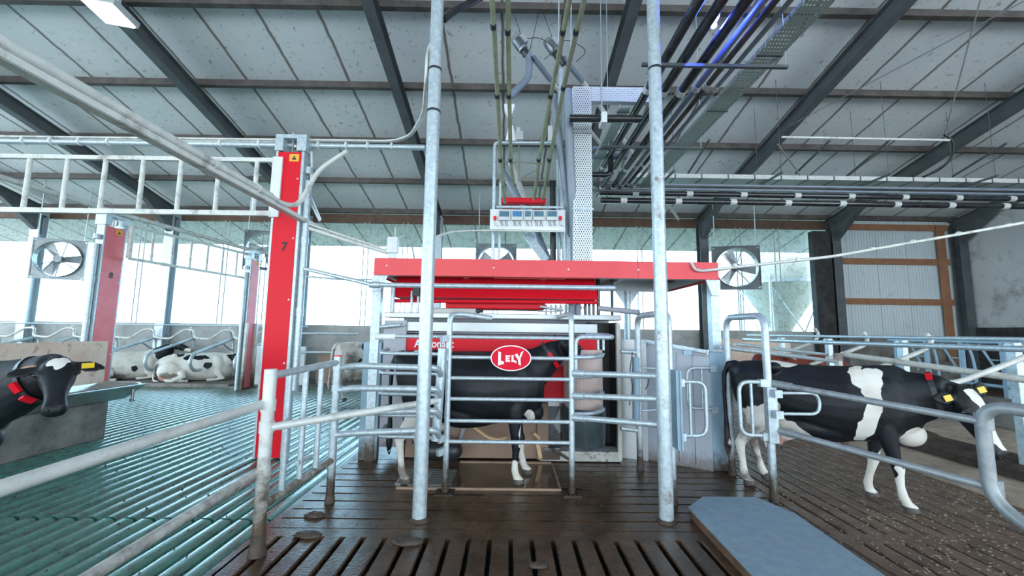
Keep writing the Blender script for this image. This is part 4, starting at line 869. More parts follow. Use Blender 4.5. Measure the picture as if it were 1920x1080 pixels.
for (pts, r, m, lab) in (
    (((1064, 168, 5.5), (1069, 300, 5.7), (1075, 400, 5.85), (1078, 488, 6.0)), .066, PVC, 'thick upright grey plastic pipe left of the perforated tray'),
    (((1036, 178, 5.7), (1050, 270, 5.75), (1066, 395, 6.0), (1070, 440, 6.1)), .055, PVC, 'slanting grey plastic pipe crossing behind the thick upright one'),
    (((1052, 130, 6.2), (1049, 240, 6.2), (1058, 488, 6.3)), .035, GALV, 'slim galvanised conduit behind the grey plastic pipes'),
    (((1078, 395, 5.85), (1082, 445, 5.85), (1090, 489, 5.9)), .052, PVCW, 'pale conduit at the foot of the perforated tray'),
    (((1036, 340, 6.1), (1037, 489, 6.1)), .045, BLACKP, 'black upright pipe right of the meter board'),
    (((940, 318, 6.6), (974, 375, 6.5), (1004, 430, 6.45), (1028, 488, 6.3)), .055, PVC, 'slanting grey auger pipe passing behind the meter board'),
    (((958, 305, 6.7), (975, 350, 6.7), (1012, 440, 6.6)), .052, PVCW, 'shorter brownish auger pipe behind the meter board'),
    (((955, 182, 6.3), (990, 147, 6.4), (993, 120, 6.5), (990, 100, 6.5)), .06, PVC, 'bent grey pipe below the left auger motor'),
    (((1000, 108, 6.6), (1032, 150, 7.1)), .05, PVC, 'short grey pipe at the left auger motor'),
    (((1032, 150, 7.1), (1223, 394, 14.0)), .042, PVCW, 'long pale auger pipe from the left motor towards the open side'),
    (((1056, 110, 6.7), (1092, 152, 7.2)), .05, PVC, 'short grey pipe at the right auger motor'),
    (((1092, 152, 7.2), (1272, 411, 14.1)), .046, PVCW, 'long pale auger pipe from the right motor towards the open side'),
    (((1068, 222, 5.4), (1202, 223, 5.4)), .052, BLACKP, 'short black crosswise pipe in front of the perforated tray'),
    (((1112, 293, 7.2), (1175, 294, 7.2)), .06, PVC, 'blue-grey crosswise pipe right of the perforated tray'),
    (((1112, 278, 7.4), (1178, 279, 7.4)), .045, PVC, 'thin blue-grey crosswise pipe above its thicker twin'),
    (((1085, 327, 7.0), (1145, 328, 7.0), (1145, 290, 7.1)), .05, BLACKP, 'stub of black pipe right of the perforated tray'),
    (((1048, 488, 6.3), (1046, 300, 6.35)), .03, GALV, 'galvanised strut between the black pipe and the grey pipes')):
    mb = MB(); P = [at(*p) for p in pts]; mb.tube(P, r, 14, .12); solo('equipment_pipe', mb, m, lab, 'pipe')
mb = MB(); mb.bar(at(988, 440, 6.2), at(1024, 489, 6.1), .12, .05, (0, 1, 0)); solo('steel_channel', mb, GALV, 'slanting steel channel below the meter board', 'channel')
mb = MB(); mb.tube([at(1060, 434, YM-.06), at(900, 432, YM-.06), at(850, 434, 5.6), at(818, 442, 5.0), at(806, 456, 4.4)], .014, 8, .3); solo('board_cable', mb, DULL, 'grey cable running from under the meter board to the left tall post', 'cable')
# feed tubes running up and forward
for pts, lab in ((((919, -40, 3.6), (925, 50, 4.0), (932, 180, 4.9), (938, 300, 5.7), (946, 380, 6.3)), 'leftmost long olive feed tube'), (((951, -40, 3.6), (952, 60, 4.1), (954, 180, 4.9), (957, 300, 5.8), (962, 345, 6.2)), 'second long olive feed tube from the left'),
                 (((1074, -40, 3.6), (1055, 60, 4.1), (1032, 180, 4.9), (1010, 300, 5.8), (1000, 380, 6.4)), 'third long olive feed tube from the left'), (((1104, -40, 3.6), (1080, 60, 4.1), (1056, 165, 4.9), (1030, 300, 5.8), (1016, 380, 6.4)), 'rightmost long olive feed tube')):
    P = [at(*p) for p in pts]; t = thing('feed_tube', lab + ' coming down from the roof', 'tube', P[-1], 'olive feed tubes')
    mb = MB(); mb.tube(P, [.022, .022, .022, .022, .02], 10); mb.build('tube', OLIVE, t)
    mb = MB(); o = V((.022, .035, 0)); mb.tube([p+o for p in P], .012, 8); mb.build('side_cord', OLIVE, t)
    for s in (1, 2, 3): d = (P[s+1]-P[s-1]).normalized(); mb = MB(); mb.tube([P[s]-d*.025, P[s]+d*.025], .033, 10); mb.build('coupling', BLACK, t)
mb = MB(); a, b = at(940, 385, 6.5), at(1022, 376, 6.5); mb.box((a.x, 6.35, a.z), (b.x, 6.75, b.z)); solo('red_feed_hopper', mb, RED, 'dark red hopper lid where the olive feed tubes end', 'hopper', bevel=.02)
for (px, py, Y, lab) in ((966, 72, 6.5, 'auger motor near the roof, left of the pair'), (1026, 77, 6.6, 'auger motor near the roof, right of the pair')):
    p = at(px, py, Y); q = at(px+26, py+36, Y); d = (q-p).normalized(); t = thing('auger_motor', lab, 'motor', p, 'auger motors')
    mb = MB(); mb.tube([p-d*.03, p, p+d*.26], [.06, .085, .085], 16); mb.build('housing', FANR, t)
    mb = MB(); mb.tube([p+d*.05, p+d*.22], .092, 16)
    mb.build('fins', FANM, t); mb = MB(); o = d.cross(V((0, 1, 0))).normalized(); mb.bar(p+o*.1+d*.02, p+o*.1+d*.18, .1, .09); mb.build('terminal_box', GREYM, t)
    mb = MB(); mb.tube([p+d*.26, p+d*.34, p+d*.42, p+d*.52], [.055, .075, .05, .055], 12); mb.build('gearbox', BLACK, t)
    r1 = V((p.x+.25, 7.05, roof(7.05)-.15)); r0 = V((p.x-.05, 7.05, roof(7.05)-.15)); e = p+d*.4
    for q_ in (r0, r1+V((.2, 0, 0))): mb = MB(); mb.tube([e, q_], .006, 6); mb.build('hanger', BLACK, t)
    mb = MB(); mb.tube([p+o*.12+d*.1, p+o*.35+d*.2, p+o*.5+d*.55, p+d*.6+o*.2], .007, 6, .2); mb.build('cable', BLACK, t)
t = thing('feed_scale', 'small white auger head with a grey motor on the pipe frame', 'feeder', at(960, 262, 6.2))
p = at(955, 208, 6.2); mb = MB(); mb.tube([p+V((0, 0, .07)), p+V((0, 0, .02)), p-V((0, 0, .12))], [.12, .11, .04], 4, 0, False); mb.build('funnel', WHITE, t)
mb = MB(); mb.tube([at(953, 265, 6.2), at(957, 232, 6.2)], [.05, .02], 12); mb.tube([at(965, 266, 6.2), at(961, 235, 6.2)], [.05, .01], 12); mb.build('cone', WHITE, t)
mb = MB(); mb.box((at(967, 262, 6.2).x, 6.14, at(967, 264, 6.2).z), (at(981, 262, 6.2).x, 6.26, at(967, 248, 6.2).z)); mb.box((at(968, 262, 6.2).x, 6.16, at(967, 248, 6.2).z), (at(976, 262, 6.2).x, 6.24, at(967, 240, 6.2).z)); mb.build('motor', GREYL, t, bevel=.01)
for px0, py0, px1, py1, Y, lab in ((1028, 235, 1036, 264, 6.2, 'small white box on the pipe frame, left of the grey plastic pipes'),):
    mb = slab(MB(), px0, py0, px1, py1, Y, Y+.08); solo('white_box', mb, WHITE, lab, 'box', bevel=.006)
mb = MB()
for k, (p, q) in enumerate((((945, 303, 6.4), (1020, 307, 6.4)), ((975, 335, 6.4), (1012, 316, 6.4)), ((973, 338, 6.4), (1030, 338, 6.4)), ((973, 270, 6.4), (973, 338, 6.4)))): mb.tube([at(*p), at(*q)], .012 if k != 1 else .007, 7)
solo('thin_rods', mb, OLIVE, 'thin greenish rods among the feed tubes', 'rods')
mb = MB()
for px in (1048, 1071): mb.tube([at(px, -20, 5.6), at(px-1, 125, 5.9)], .008, 6)
solo('hanging_rope', mb, ROPE, 'two pale ropes hanging beside the right feed tubes', 'rope')
# perforated trays
def tray_box(name, lo, hi, m, lab, open_side=None):
    mb = MB(); mb.box(lo, hi); return solo(name, mb, m, lab, 'cable tray')
a, b = at(1075, 200, 5.75), at(1110, 487, 5.75); za = at(1090, 162, 5.75).z
t = thing('cable_tray', 'upright white perforated cable tray rising from the canopy', 'cable tray', ((a.x+b.x)/2, 5.75, zt-.03), 'perforated cable trays')
xa, xb = at(1075, 330, 5.75).x, at(1110, 330, 5.75).x
mb = MB(); mb.box((xa, 5.75, zt-.03), (xb, 5.754, za)); mb.build('perforated_face', PERFV, t)
mb = MB(); mb.box((xa, 5.754, zt-.03), (xa+.008, 5.85, za)); mb.box((xb-.008, 5.754, zt-.03), (xb, 5.85, za)); mb.build('side_walls', WHITE, t)
mb = MB(); mb.box((xa+.02, 5.80, zt), (xb-.02, 5.86, za-.03)); mb.build('dark_backing', BLACK, t)  # black sheet added behind the holes so they read dark
for yy in (248, 392): z = at(1092, yy, 5.75).z; mb = MB(); mb.box((xa-.02, 5.735, z-.012), (xb+.02, 5.748, z+.012)); mb.build('joint_strip', GALV, t)
t = thing('cable_tray', 'horizontal white perforated cable tray at the top of the upright one', 'cable tray', (xb+.3, 5.75, at(1150, 192, 5.75).z), 'perforated cable trays')
z0, z1 = at(1150, 190, 5.75).z, za; xr = at(1222, 175, 5.75).x
mb = MB(); mb.box((xb+.002, 5.75, z0), (xr, 5.754, z1)); mb.build('perforated_face', PERFH, t)
mb = MB(); mb.box((xb+.002, 5.754, z0), (xr, 5.85, z0+.008)); mb.box((xb+.002, 5.754, z1-.008), (xr, 5.85, z1)); mb.build('side_walls', WHITE, t)
mb = MB(); mb.box((xb+.02, 5.80, z0+.02), (xr-.02, 5.85, z1-.02)); mb.build('dark_backing', BLACK, t)  # added black backing, darkens the holes of this tray too
mb = MB(); mb.tube([(at(1128, 170, 5.73).x, 5.735, at(1128, 222, 5.73).z), (at(1128, 170, 5.73).x, 5.735, at(1128, 158, 5.73).z)], .01, 8); mb.tube([(at(1128, 170, 5.73).x, 5.735, at(1128, 158, 5.73).z), (at(1128, 170, 5.73).x, 5.735, roof(5.73))], .005, 6); mb.build('hanger', GALV, t)
c = at(1132, 222, 5.35); mb = MB(); mb.box((c.x-.04, 5.3, c.z-.08), (c.x+.04, 5.5, c.z+.08)); solo('pipe_bracket', mb, WHITE, 'white bracket round the short black crosswise pipe', 'bracket', bevel=.01)
# lengthwise bundle
ZB = 4.95
bundle = [(1.80, ZB+.03, .055, BLACKP, 'outer left black pipe'), (2.00, ZB-.0, .058, BLACKP, 'second black pipe, lit blue by the lamp'), (2.24, ZB, .058, BLACKP, 'third black pipe'), (2.44, ZB+.05, .04, PVC, 'grey pipe'), (2.58, ZB+.08, .035, PURL, 'brown pipe'), (2.70, ZB+.05, .028, PVC, 'thin grey pipe')]
for x, z, r, m, lab in bundle:
    t = thing('service_pipe', '%s of the lengthwise overhead bundle' % lab, 'pipe', (x, 5, z), 'lengthwise service pipes')
    mb = MB(); mb.tube([(x, .8, z), (x, 9.15, z)], r, 14); mb.build('pipe', m, t)
    for y in (5.05, 7.6, 8.6): mb = MB(); mb.tube([(x, y-.05, z), (x, y+.05, z)], r*1.14, 14); mb.build('sleeve', PVCW, t)
for (x0, x1, z, lab) in ((2.86, 3.14, ZB+.06, 'wide green-grey perforated cable tray running lengthwise overhead at the right'), (1.54, 1.70, ZB+.02, 'narrow green-grey perforated cable tray left of the black pipes')):
    t = thing('cable_tray', lab, 'cable tray', (x0, 5, z), 'perforated cable trays')
    mb = MB(); mb.box((x0, .8 if x0 > 2 else 5.5, z-.005), (x1, 9.15, z)); mb.build('perforated_floor', PERFY, t)
    mb = MB(); mb.box((x0, .8 if x0 > 2 else 5.5, z), (x0+.006, 9.15, z+.06)); mb.box((x1-.006, .8 if x0 > 2 else 5.5, z), (x1, 9.15, z+.06)); mb.build('side_walls', PERFX, t)
    for y in (3.2, 4.4, 5.6, 6.8, 8.0):
        if y > 5.5 or x0 > 2: mb = MB(); mb.box((x0-.01, y-.015, z-.018), (x1+.01, y+.015, z-.006)); mb.build('joint_strip', BEAM, t)
for y in (2.6, 4.4, 6.5, 8.6):
    t = thing('pipe_hanger', 'steel hanger crossing under the overhead bundle, %s' % {2.6: 'nearest', 4.4: 'second from the front', 6.5: 'third from the front', 8.6: 'farthest'}[y], 'hanger', (2.4, y, ZB-.1), 'bundle hangers')
    mb = MB(); mb.box((1.5, y-.02, ZB-.11), (3.2, y+.02, ZB-.075)); mb.build('strut', BEAM, t)
    for x in (1.62, 3.18): mb = MB(); mb.tube([(x, y, ZB-.09), (x, y, roof(y)+.01)], .006, 6); mb.build('threaded_rod', GALV, t)
# blue lamp between the pipes
t = thing('night_lamp', 'small bright blue night lamp between the black overhead pipes', 'lamp', (2.12, 4.0, ZB-.05))
p = at(1338, 38, 4.0); q = at(1330, 55, 4.35)
BZ = p.z
mb = MB(); mb.ell(p, (.04, .11, .035), 12, 8); mb.build('blue_lens', BLED, t)
mb = MB(); mb.bar((p.x, p.y-.35, p.z+.03), (p.x, p.y+.45, p.z+.03), .03, .02); mb.build('batten', WHITE, t)
mb = MB(); mb.ell(p-V((0, .03, .032)), (.014, .06, .010), 10, 6); mb.build('core', BLEC, t)
bl = bpy.data.lights.new('night_lamp_light', 'POINT'); bl.energy = 22; bl.color = (.04, .08, 1); bl.shadow_soft_size = .03
o = bpy.data.objects.new('night_lamp_light', bl); COL.objects.link(o); o.location = p+V((0, 0, -.06)); o.visible_camera = True
# far crosswise bundle
YX = 9.1; z1 = at(1500, 333, YX).z
t = thing('cable_tray', 'long pale perforated tray running crosswise to the right edge', 'cable tray', (8, YX, z1), 'perforated cable trays')
mb = MB(); mb.box((2.9, YX, z1-.05), (15.5, YX+.35, z1-.045)); mb.build('perforated_floor', PERFX, t)
mb = MB(); mb.box((2.9, YX-.006, z1-.05), (15.5, YX, z1+.05)); mb.box((2.9, YX+.35, z1-.05), (15.5, YX+.356, z1+.05)); mb.build('side_walls', PVCW, t)
mb = MB(); x = 3.2
while x < 15: mb.box((x-.012, YX-.016, z1-.06), (x+.012, YX+.36, z1-.052)); mb.box((x-.012, YX-.016, z1-.06), (x+.012, YX-.008, z1+.05)); x += .62
mb.build('joint_strips', BEAM, t)
for (dy, yy, r, m, lab) in ((.0, 350, .03, PVC, 'topmost grey'), (.05, 358, .03, PVC, 'second grey'), (.1, 367, .06, BLACKP, 'thick black'), (0, 381, .065, BLACKP, 'lowest thick black')):
    z = at(1500, yy, YX-.35+dy).z; t = thing('cross_pipe', '%s pipe of the crosswise overhead bundle' % lab, 'pipe', (8, YX-.35+dy, z), 'crosswise service pipes')
    mb = MB(); mb.tube([(2.0, YX-.35+dy, z), (15.6, YX-.35+dy, z)], r, 12); mb.build('pipe', m, t)
    if r > .05:
        x = 2.5+dy*3
        while x < 14: mb = MB(); mb.tube([(x-.07, YX-.35+dy, z), (x+.07, YX-.35+dy, z)], r*1.12, 12); mb.build('sleeve', PVCW, t); x += 1.22
for x in (3.6, 6.0, 8.4, 10.8, 13.2):
    t = thing('pipe_hanger', 'hanger rods of the crosswise bundle, %s of five from the left' % {3.6: 'first', 6.0: 'second', 8.4: 'third', 10.8: 'fourth', 13.2: 'fifth'}[x], 'hanger', (x, YX, z1-.1), 'bundle hangers')
    mb = MB(); mb.box((x-.02, YX-.5, z1-.10), (x+.02, YX+.4, z1-.062)); mb.build('strut', BEAM, t)
    
    for yy in (YX-.45, YX+.39): mb = MB(); mb.tube([(x, yy, z1-.08), (x, yy, roof(yy)+.01)], .006, 6); mb.build('threaded_rod', BEAM, t)
for (p, q, lab) in (((1330, 262), (1290, 325), 'leftmost'), ((1556, 263), (1492, 325), 'second'), ((1667, 264), (1588, 330), 'third'), ((1888, 268), (1786, 331), 'rightmost')):
    mb = MB(); Y1 = 8.0; mb.tube([at(*p, 8.0), at(*q, 9.3)], .025, 8); solo('slanting_rod', mb, BEAM, '%s dark rod slanting up from the crosswise tray' % lab, 'rod', 'dark slanting rods')
for (p, q, Y0, Y1, r, lab) in (((1466, 257, 8.2), (1780, 263, 8.2), 0, 0, .025, 'pale crosswise batten below the roof at the right'), ((1480, 236, 8.3), (1920, 2, 5.0), 0, 0, .008, 'thin taut wire across the right roof panels'), ((1838, 0, 6.4), (1772, 250, 8.2), 0, 0, .012, 'hanging cable at the right, ending at the beam'), ((1458, 270, 8.4), (1500, 328, 9.0), 0, 0, .016, 'short slanting stay above the crosswise tray')):
    mb = MB(); mb.tube([at(*p), at(*q)], r, 8); solo('roof_wire', mb, WIRE if r < .02 else DULL, lab, 'wire')
mb = MB(); mb.tube([at(1770, 252, 8.2), at(1786, 262, 8.2), at(1788, 290, 8.3), at(1765, 318, 8.5), at(1730, 332, 8.8)], .022, 8, .2); solo('black_hose', mb, BLACKP, 'black hose looping down to the crosswise tray at the right', 'hose')
mb = MB(); mb.tube([at(1296, 492, 5.58), at(1302, 505, 5.55), at(1316, 508, 5.55), at(1560, 481, 5.55), at(1760, 446, 5.5), at(1935, 415, 5.4)], .021, 10, .1); t = mb.build('water_line', DULL); tag(t, 'thin grey pipe from the canopy end up to the right edge', 'pipe')
mb = MB()
for px, py in ((1378, 500), (1495, 489), (1636, 469), (1712, 455), (1798, 440), (1893, 424)): q = at(px, py-2, 5.54); mb.tube([q-V((.02, 0, 0)), q+V((.02, 0, 0))], .03, 8)
tag(mb.build('line_clips', WHITE, t), None, None)

# ------------------------------------------------------------ floodlight
p = at(205, 28, 5.2)
t = thing('floodlight', 'lit LED floodlight fixed under the roof at the upper left', 'lamp', p)
rot = M4.Rotation(math.radians(10), 3, 'Y') @ M4.Rotation(math.radians(-8), 3, 'X')
def rbox(c, s, r):
    mb = MB(); pts = []
    for z in (-1, 1):
        for x, y in ((-1, -1), (1, -1), (1, 1), (-1, 1)): pts.append(V(c)+r @ V((x*s[0]/2, y*s[1]/2, z*s[2]/2)))
    return mb.hexa(pts)
rbox(p+V((0, 0, .06)), (.50, .40, .09), rot).build('housing', GREYL, t, bevel=.01)
rbox(p+rot @ V((0, -.11, .005)), (.42, .16, .02), rot).build('led_panel', LEDW, t)
rbox(p+rot @ V((0, .10, .005)), (.42, .14, .02), rot).build('led_panel', LEDW, t)
rbox(p+rot @ V((0, 0, .004)), (.42, .05, .02), rot).build('violet_strip', LEDV, t)
mb = MB(); mb.bar(p+V((0, .1, .1)), (p.x, p.y+.1, roof(p.y+.1)-.02), .04, .04); mb.build('bracket', GREYL, t)

# ------------------------------------------------------------ fans
def fan(px, py, Y, sz, rz, lab, m=FANM, spin=0.):
    c = at(px, py, Y); t = thing('barn_fan', lab, 'fan', c, 'barn fans along the open side', rz)
    h = sz/2; r = h*.88; n = 28; th = .16; mb = MB()
    sq = []
    for k in range(n):
        a = 2*PI*k/n; cx_, cz_ = math.cos(a), math.sin(a); s_ = h/max(abs(cx_), abs(cz_)); sq.append((cx_*s_, cz_*s_))
    for y in (-.02, .02):
        vs = [V((x, y, z)) for x, z in sq]+[V((r*math.cos(2*PI*k/n), y, r*math.sin(2*PI*k/n))) for k in range(n)]
        mb.add(vs, [(k, (k+1) % n, n+(k+1) % n, n+k) for k in range(n)])
    mb.box((-h, -.04, h-.03), (h, .06, h)); mb.box((-h, -.04, -h), (h, .06, -h+.03)); mb.box((-h, -.04, -h), (-h+.03, .06, h)); mb.box((h-.03, -.04, -h), (h, .06, h))
    mb.build('housing', m, t, True)
    mb = MB(); rings = []
    for k in range(n): a = 2*PI*k/n; rings.append([V((q*math.cos(a), y, q*math.sin(a))) for q, y in ((r, -.12), (r+.012, -.12), (r+.012, .12), (r, .12))])
    rings.append(rings[0]); mb.loft(rings, False, False); mb.build('shroud', FANR, t, True)
    mb = MB(); mb.tube([(0, -.12, 0), (0, .14, 0)], .11*sz/1.6+.02, 16); hub = mb.build('hub', m, t, True)
    for k in range(3):
        a = spin+2*PI*k/3; d = V((math.cos(a), 0, math.sin(a))); e = V((-math.sin(a), 0, math.cos(a))); mb = MB()
        w0, w1 = .09*sz/1.4, .15*sz/1.4; y0, y1 = -.05, .05
        pts = [d*.1-e*w0+V((0, y0, 0)), d*.1+e*w0+V((0, y1, 0)), d*(r*.93)+e*w1+V((0, y1*.6, 0)), d*(r*.93)-e*w1+V((0, y0*.6, 0))]
        mb.prism(pts, (0, .012, 0)); mb.build('blade', FANR, t, True)
    for k in range(6): a = spin+.3+PI*k/3; mb = MB(); mb.tube([(0, .11, 0), (r*math.cos(a), .11, r*math.sin(a))], .014, 6); mb.build('strut', FANR, t, True)
    for x in (-h*.86, h*.86): yy = Y+x*math.sin(rz); mb = MB(); mb.tube([(x, 0, h-.02), (x, 0, roof(yy)+.01-c.z)], .018, 6); mb.build('hanger', GALV, t, True)
    return t
fan(111, 486, 13.2, 1.32, math.radians(24), 'large barn fan at the far left, beside a column', FANR, .05)
fan(500, 470, 13.2, 1.3, math.radians(20), 'barn fan partly hidden behind the red post 7', FANM, .9)
fan(930, 495, 13.2, 1.35, 0, 'barn fan whose top shows above the red canopy', FANM, .5)
fan(1380, 502, 13.2, 1.45, math.radians(-14), 'barn fan just right of the canopy end, in front of the silo', BEAM, 1.95)

# silo outside
SX, SY = at(1462, 550, 20.).x, 20.
t = thing('feed_silo', 'pale feed silo with a conical bottom standing outside', 'silo', (SX, SY, 0))
zc = at(1462, 533, SY).z; rs = 1.8
mb = MB(); mb.tube([(SX, SY, zc), (SX, SY, zc+2.6)], rs, 28); mb.build('drum', SILOM, t)
mb = MB(); mb.tube([(SX, SY, zc-2.6), (SX, SY, zc)], [.25, rs], 28); mb.build('cone', SILOM, t)
mb = MB(); mb.tube([(SX, SY, zc-.06), (SX, SY, zc+.06)], rs*1.02, 28); mb.build('ring', GALV, t)
for k in range(4): a = PI/4+PI/2*k; mb = MB(); mb.tube([(SX+rs*math.cos(a), SY+rs*math.sin(a), 0), (SX+rs*math.cos(a), SY+rs*math.sin(a), zc+.3)], .07, 8); mb.build('leg', GALV, t)
mb = MB()
for k in range(4): a, b = PI/4+PI/2*k, PI/4+PI/2*(k+1); mb.tube([(SX+rs*math.cos(a), SY+rs*math.sin(a), zc-.2), (SX+rs*math.cos(b), SY+rs*math.sin(b), .3)], .035, 8)
mb.build('cross_brace', GALV, t)
mb = MB(); mb.box((-150, YW+.2, -.5), (150, 150, -.3)); struct('ground_outside', mb, mat('dark_yard', (.10, .12, .08), .9), 'unseen dark ground outside the open side', 'ground')  # never in view; dark colour set to weaken light bounced under the eave

# ------------------------------------------------------------ left cubicles
dvx = [-12.15+1.33*k for k in range(-5, 4)]
proto = None
for i, x in enumerate(dvx):
    nm = ['first', 'second', 'third', 'fourth', 'fifth', 'sixth', 'seventh', 'eighth', 'ninth'][i]
    t = thing('cubicle_divider', 'looped cubicle divider on the far left platform, %s from the left' % nm, 'divider', (x, 12.98, .1), 'left cubicle dividers')
    mb = MB(); mb.tube([(0, 1.15, 1.30), (0, .62, 1.16), (0, -.6, .86), (0, -.72, .60), (0, -.55, .36), (0, .15, .36), (0, .35, .26), (0, .5, .0)], .048, 10, .28); mb.build('loop', GALV, t, True)
    mb = MB(); mb.tube([(0, .62, 1.15), (0, .95, .95), (0, 1.1, .9)], .03, 8); mb.build('spur', GALV, t, True)
    mb = MB(); mb.tube([(0, 1.15, -.02), (0, 1.15, 1.2), (0, .95, 1.5), (0, .92, 1.66)], .034, 10, .12); mb.build('post', GALV, t, True)
mb = MB(); pts = []
for x in dvx: pts += [(x-.62, 13.63, 1.38), (x-.42, 13.63, 1.38), (x-.16, 13.83, 1.68), (x+.16, 13.83, 1.68), (x+.36, 13.63, 1.42)]
mb.tube(pts, .036, 10, .12); solo('neck_rail', mb, DULL, 'wavy neck rail along the left cubicles', 'rail')
mb = MB(); mb.tube([(dvx[0]-.5, 13.95, 1.83), (-6.9, 13.95, 1.83)], .022, 8); solo('straight_rail', mb, GALV, 'thin straight rail above the wavy neck rail', 'rail')

# trough and stained board at the left
mb = MB(); mb.box((-7.05, 1.2, -.02), (-6.42, 6.72, .56)); solo('trough_plinth', mb, CONCD, 'soiled concrete plinth under the drinking trough at the left', 'plinth', bevel=.02)
t = thing('drinking_trough', 'stainless drinking trough on the concrete plinth at the left', 'trough', (-6.5, 5.5, .56))
y0, y1, xa, xb = 3.4, 7.0, -6.88, -6.12
mb = MB()
def ring(i, z, bx): return [V((xa+i, y0+i, z)), V((xb-i-bx, y0+i, z)), V((xb-i-bx, y1-i, z)), V((xa+i, y1-i, z))]
mb.loft([ring(.04, .57, .22), ring(0, .78, 0), ring(-.03, .80, 0), ring(.03, .81, .02), ring(.07, .62, .22)], True, False); mb.build('basin', STAIN, t)
mb = MB(); mb.tube([(xb, y0, .8), (xb, y1-.1, .8), (xb-.1, y1, .8), (xa+.05, y1, .8)], .028, 10, .1); mb.build('rim', STAIN, t)
mb = MB(); mb.tube([(xb-.08, y1-.12, .78), (xb-.08, y1-.12, .56)], .02, 8); mb.ell((xb-.08, y1-.12, .55), (.04, .04, .025), 8, 6); mb.build('drain', STAIN, t)
mb = MB(); mb.hexa([(-7.0, 1.2, .57), (-6.93, 1.2, .57), (-6.93, 7.12, .57), (-7.0, 7.12, .57), (-7.0, 1.2, 1.5), (-6.93, 1.2, 1.5), (-6.93, 7.12, 1.5), (-7.0, 7.12, 1.5)]); solo('stained_board', mb, PANELB, 'rust-stained board standing behind the drinking trough', 'board', bevel=.008)
mb = MB(); mb.box((-8.5, 12.9, 0), (-6.4, 13.0, 1.2)); solo('white_board', mb, WHITE, 'white partition sheet behind the red post 7', 'board')
mb = MB(); mb.box((-6.2, 13.3, 0), (-5.4, 13.4, 1.1)); solo('brown_board', mb, BEIGE, 'brown partition sheet left of the cow standing at the far wall', 'board')
t = thing('far_rails', 'two thin rails at the far wall behind the red post 7', 'rails', (-5.3, 12.4, .8))
for z in (1.62, 1.05): mb = MB(); mb.tube([(-7.2, 12.5, z), (-4.6, 12.5, z)], .035, 8); mb.build('rail', GALV, t)
mb = MB(); mb.tube([(-7.2, 12.5, 0), (-7.2, 12.5, 1.7)], .04, 8); mb.tube([(-7.0, 12.5, .2), (-7.0, 12.5, 1.3)], .06, 8); mb.build('post', GALVF, t)

# ------------------------------------------------------------ cows
def sec(c, t, lat, a, bu, bd, n=20, e=2.3):
    """elliptic ring round c across direction t: half-width a along lat, bu above, bd below"""
    t = V(t).normalized(); lat = V(lat); lat = (lat-t*lat.dot(t)).normalized(); up = t.cross(lat)
    if up.z < 0 and abs(t.z) < .8: up = -up
    out = []
    for k in range(n):
        th = 2*PI*k/n; cx_, sz_ = math.cos(th), math.sin(th)
        x = math.copysign(abs(cx_)**(2/e), cx_); z = math.copysign(abs(sz_)**(2/e), sz_)
        out.append(V(c)+lat*(a*x)+up*((bu if z > 0 else bd)*z))
    return out
def limb(mb, pts, lat=(0, 1, 0), n=14):
    """pts: (x,y,z, half-width across, half-depth)"""
    P = [V(p[:3]) for p in pts]; rings = []
    for i, p in enumerate(pts):
        t = (P[min(i+1, len(P)-1)]-P[max(i-1, 0)]).normalized(); L_ = V(lat); L_ = (L_-t*L_.dot(t)).normalized(); u = t.cross(L_)
        rings.append([P[i]+L_*(p[3]*math.cos(2*PI*k/n))+u*(p[4]*math.sin(2*PI*k/n)) for k in range(n)])
    mb.loft(rings)
TR = [(-.88, 1.33, 1.10, .11), (-.83, 1.39, .92, .19), (-.72, 1.42, .80, .24), (-.55, 1.435, .76, .27), (-.38, 1.44, .74, .285), (-.18, 1.41, .68, .30), (.05, 1.40, .62, .335), (.28, 1.405, .60, .34), (.48, 1.42, .62, .30), (.64, 1.435, .64, .26), (.78, 1.41, .68, .225), (.90, 1.34, .76, .18), (.98, 1.26, .86, .12)]
def head_geo(mb, o, d, u, s=1., ear=(.28, -.02, -.05)):
    """o: poll, d: towards the muzzle, u: out of the forehead"""
    d = V(d).normalized(); u = V(u); u = (u-d*u.dot(d)).normalized(); l = u.cross(d)
    rings = []
    for (tt, a, bu, bd, of) in ((-.05, .05, .05, .06, .0), (-.01, .085, .07, .09, .0), (.06, .118, .085, .12, 0), (.13, .128, .09, .14, 0), (.20, .118, .085, .14, -.005), (.29, .088, .075, .115, -.012), (.38, .072, .066, .085, -.016), (.45, .072, .062, .07, -.016), (.51, .084, .062, .066, -.018), (.55, .078, .05, .056, -.022), (.575, .05, .025, .035, -.026)):
        c = o+(d*tt+u*of)*s; n = 18; ring = []
        for k in range(n):
            th = 2*PI*k/n; cx_, sz_ = math.cos(th), math.sin(th); x = math.copysign(abs(cx_)**.85, cx_); z = math.copysign(abs(sz_)**.85, sz_)
            ring.append(c+l*(a*s*x)+u*((bu if z > 0 else bd)*s*z))
        rings.append(ring)
    mb.loft(rings)
    for sg in (-1, 1):
        b = o+(d*.03+l*sg*.09)*s; tip = o+(l*sg*ear[0]+d*ear[1]+u*ear[2])*s; ax = (tip-b); wv = ax.cross(u).normalized(); nv = ax.cross(wv).normalized()
        R_ = []
        for q, w, th in ((0, .030, .03), (.2, .045, .026), (.45, .072, .018), (.7, .062, .014), (.9, .034, .012), (1.0, .012, .010)):
            c = b+ax*q; R_.append([c+wv*(w*s*math.cos(2*PI*k/12))+nv*(th*s*math.sin(2*PI*k/12)) for k in range(12)])
        mb.loft(R_)
        mb.ell(o+(d*.15+l*sg*.108+u*.03)*s, (.035*s,)*3, 10, 8)          # brow round the eye
        mb.ell(o+(d*.52+l*sg*.045+u*.022)*s, (.026*s,)*3, 8, 6)          # nostril wing
    return d, u, l
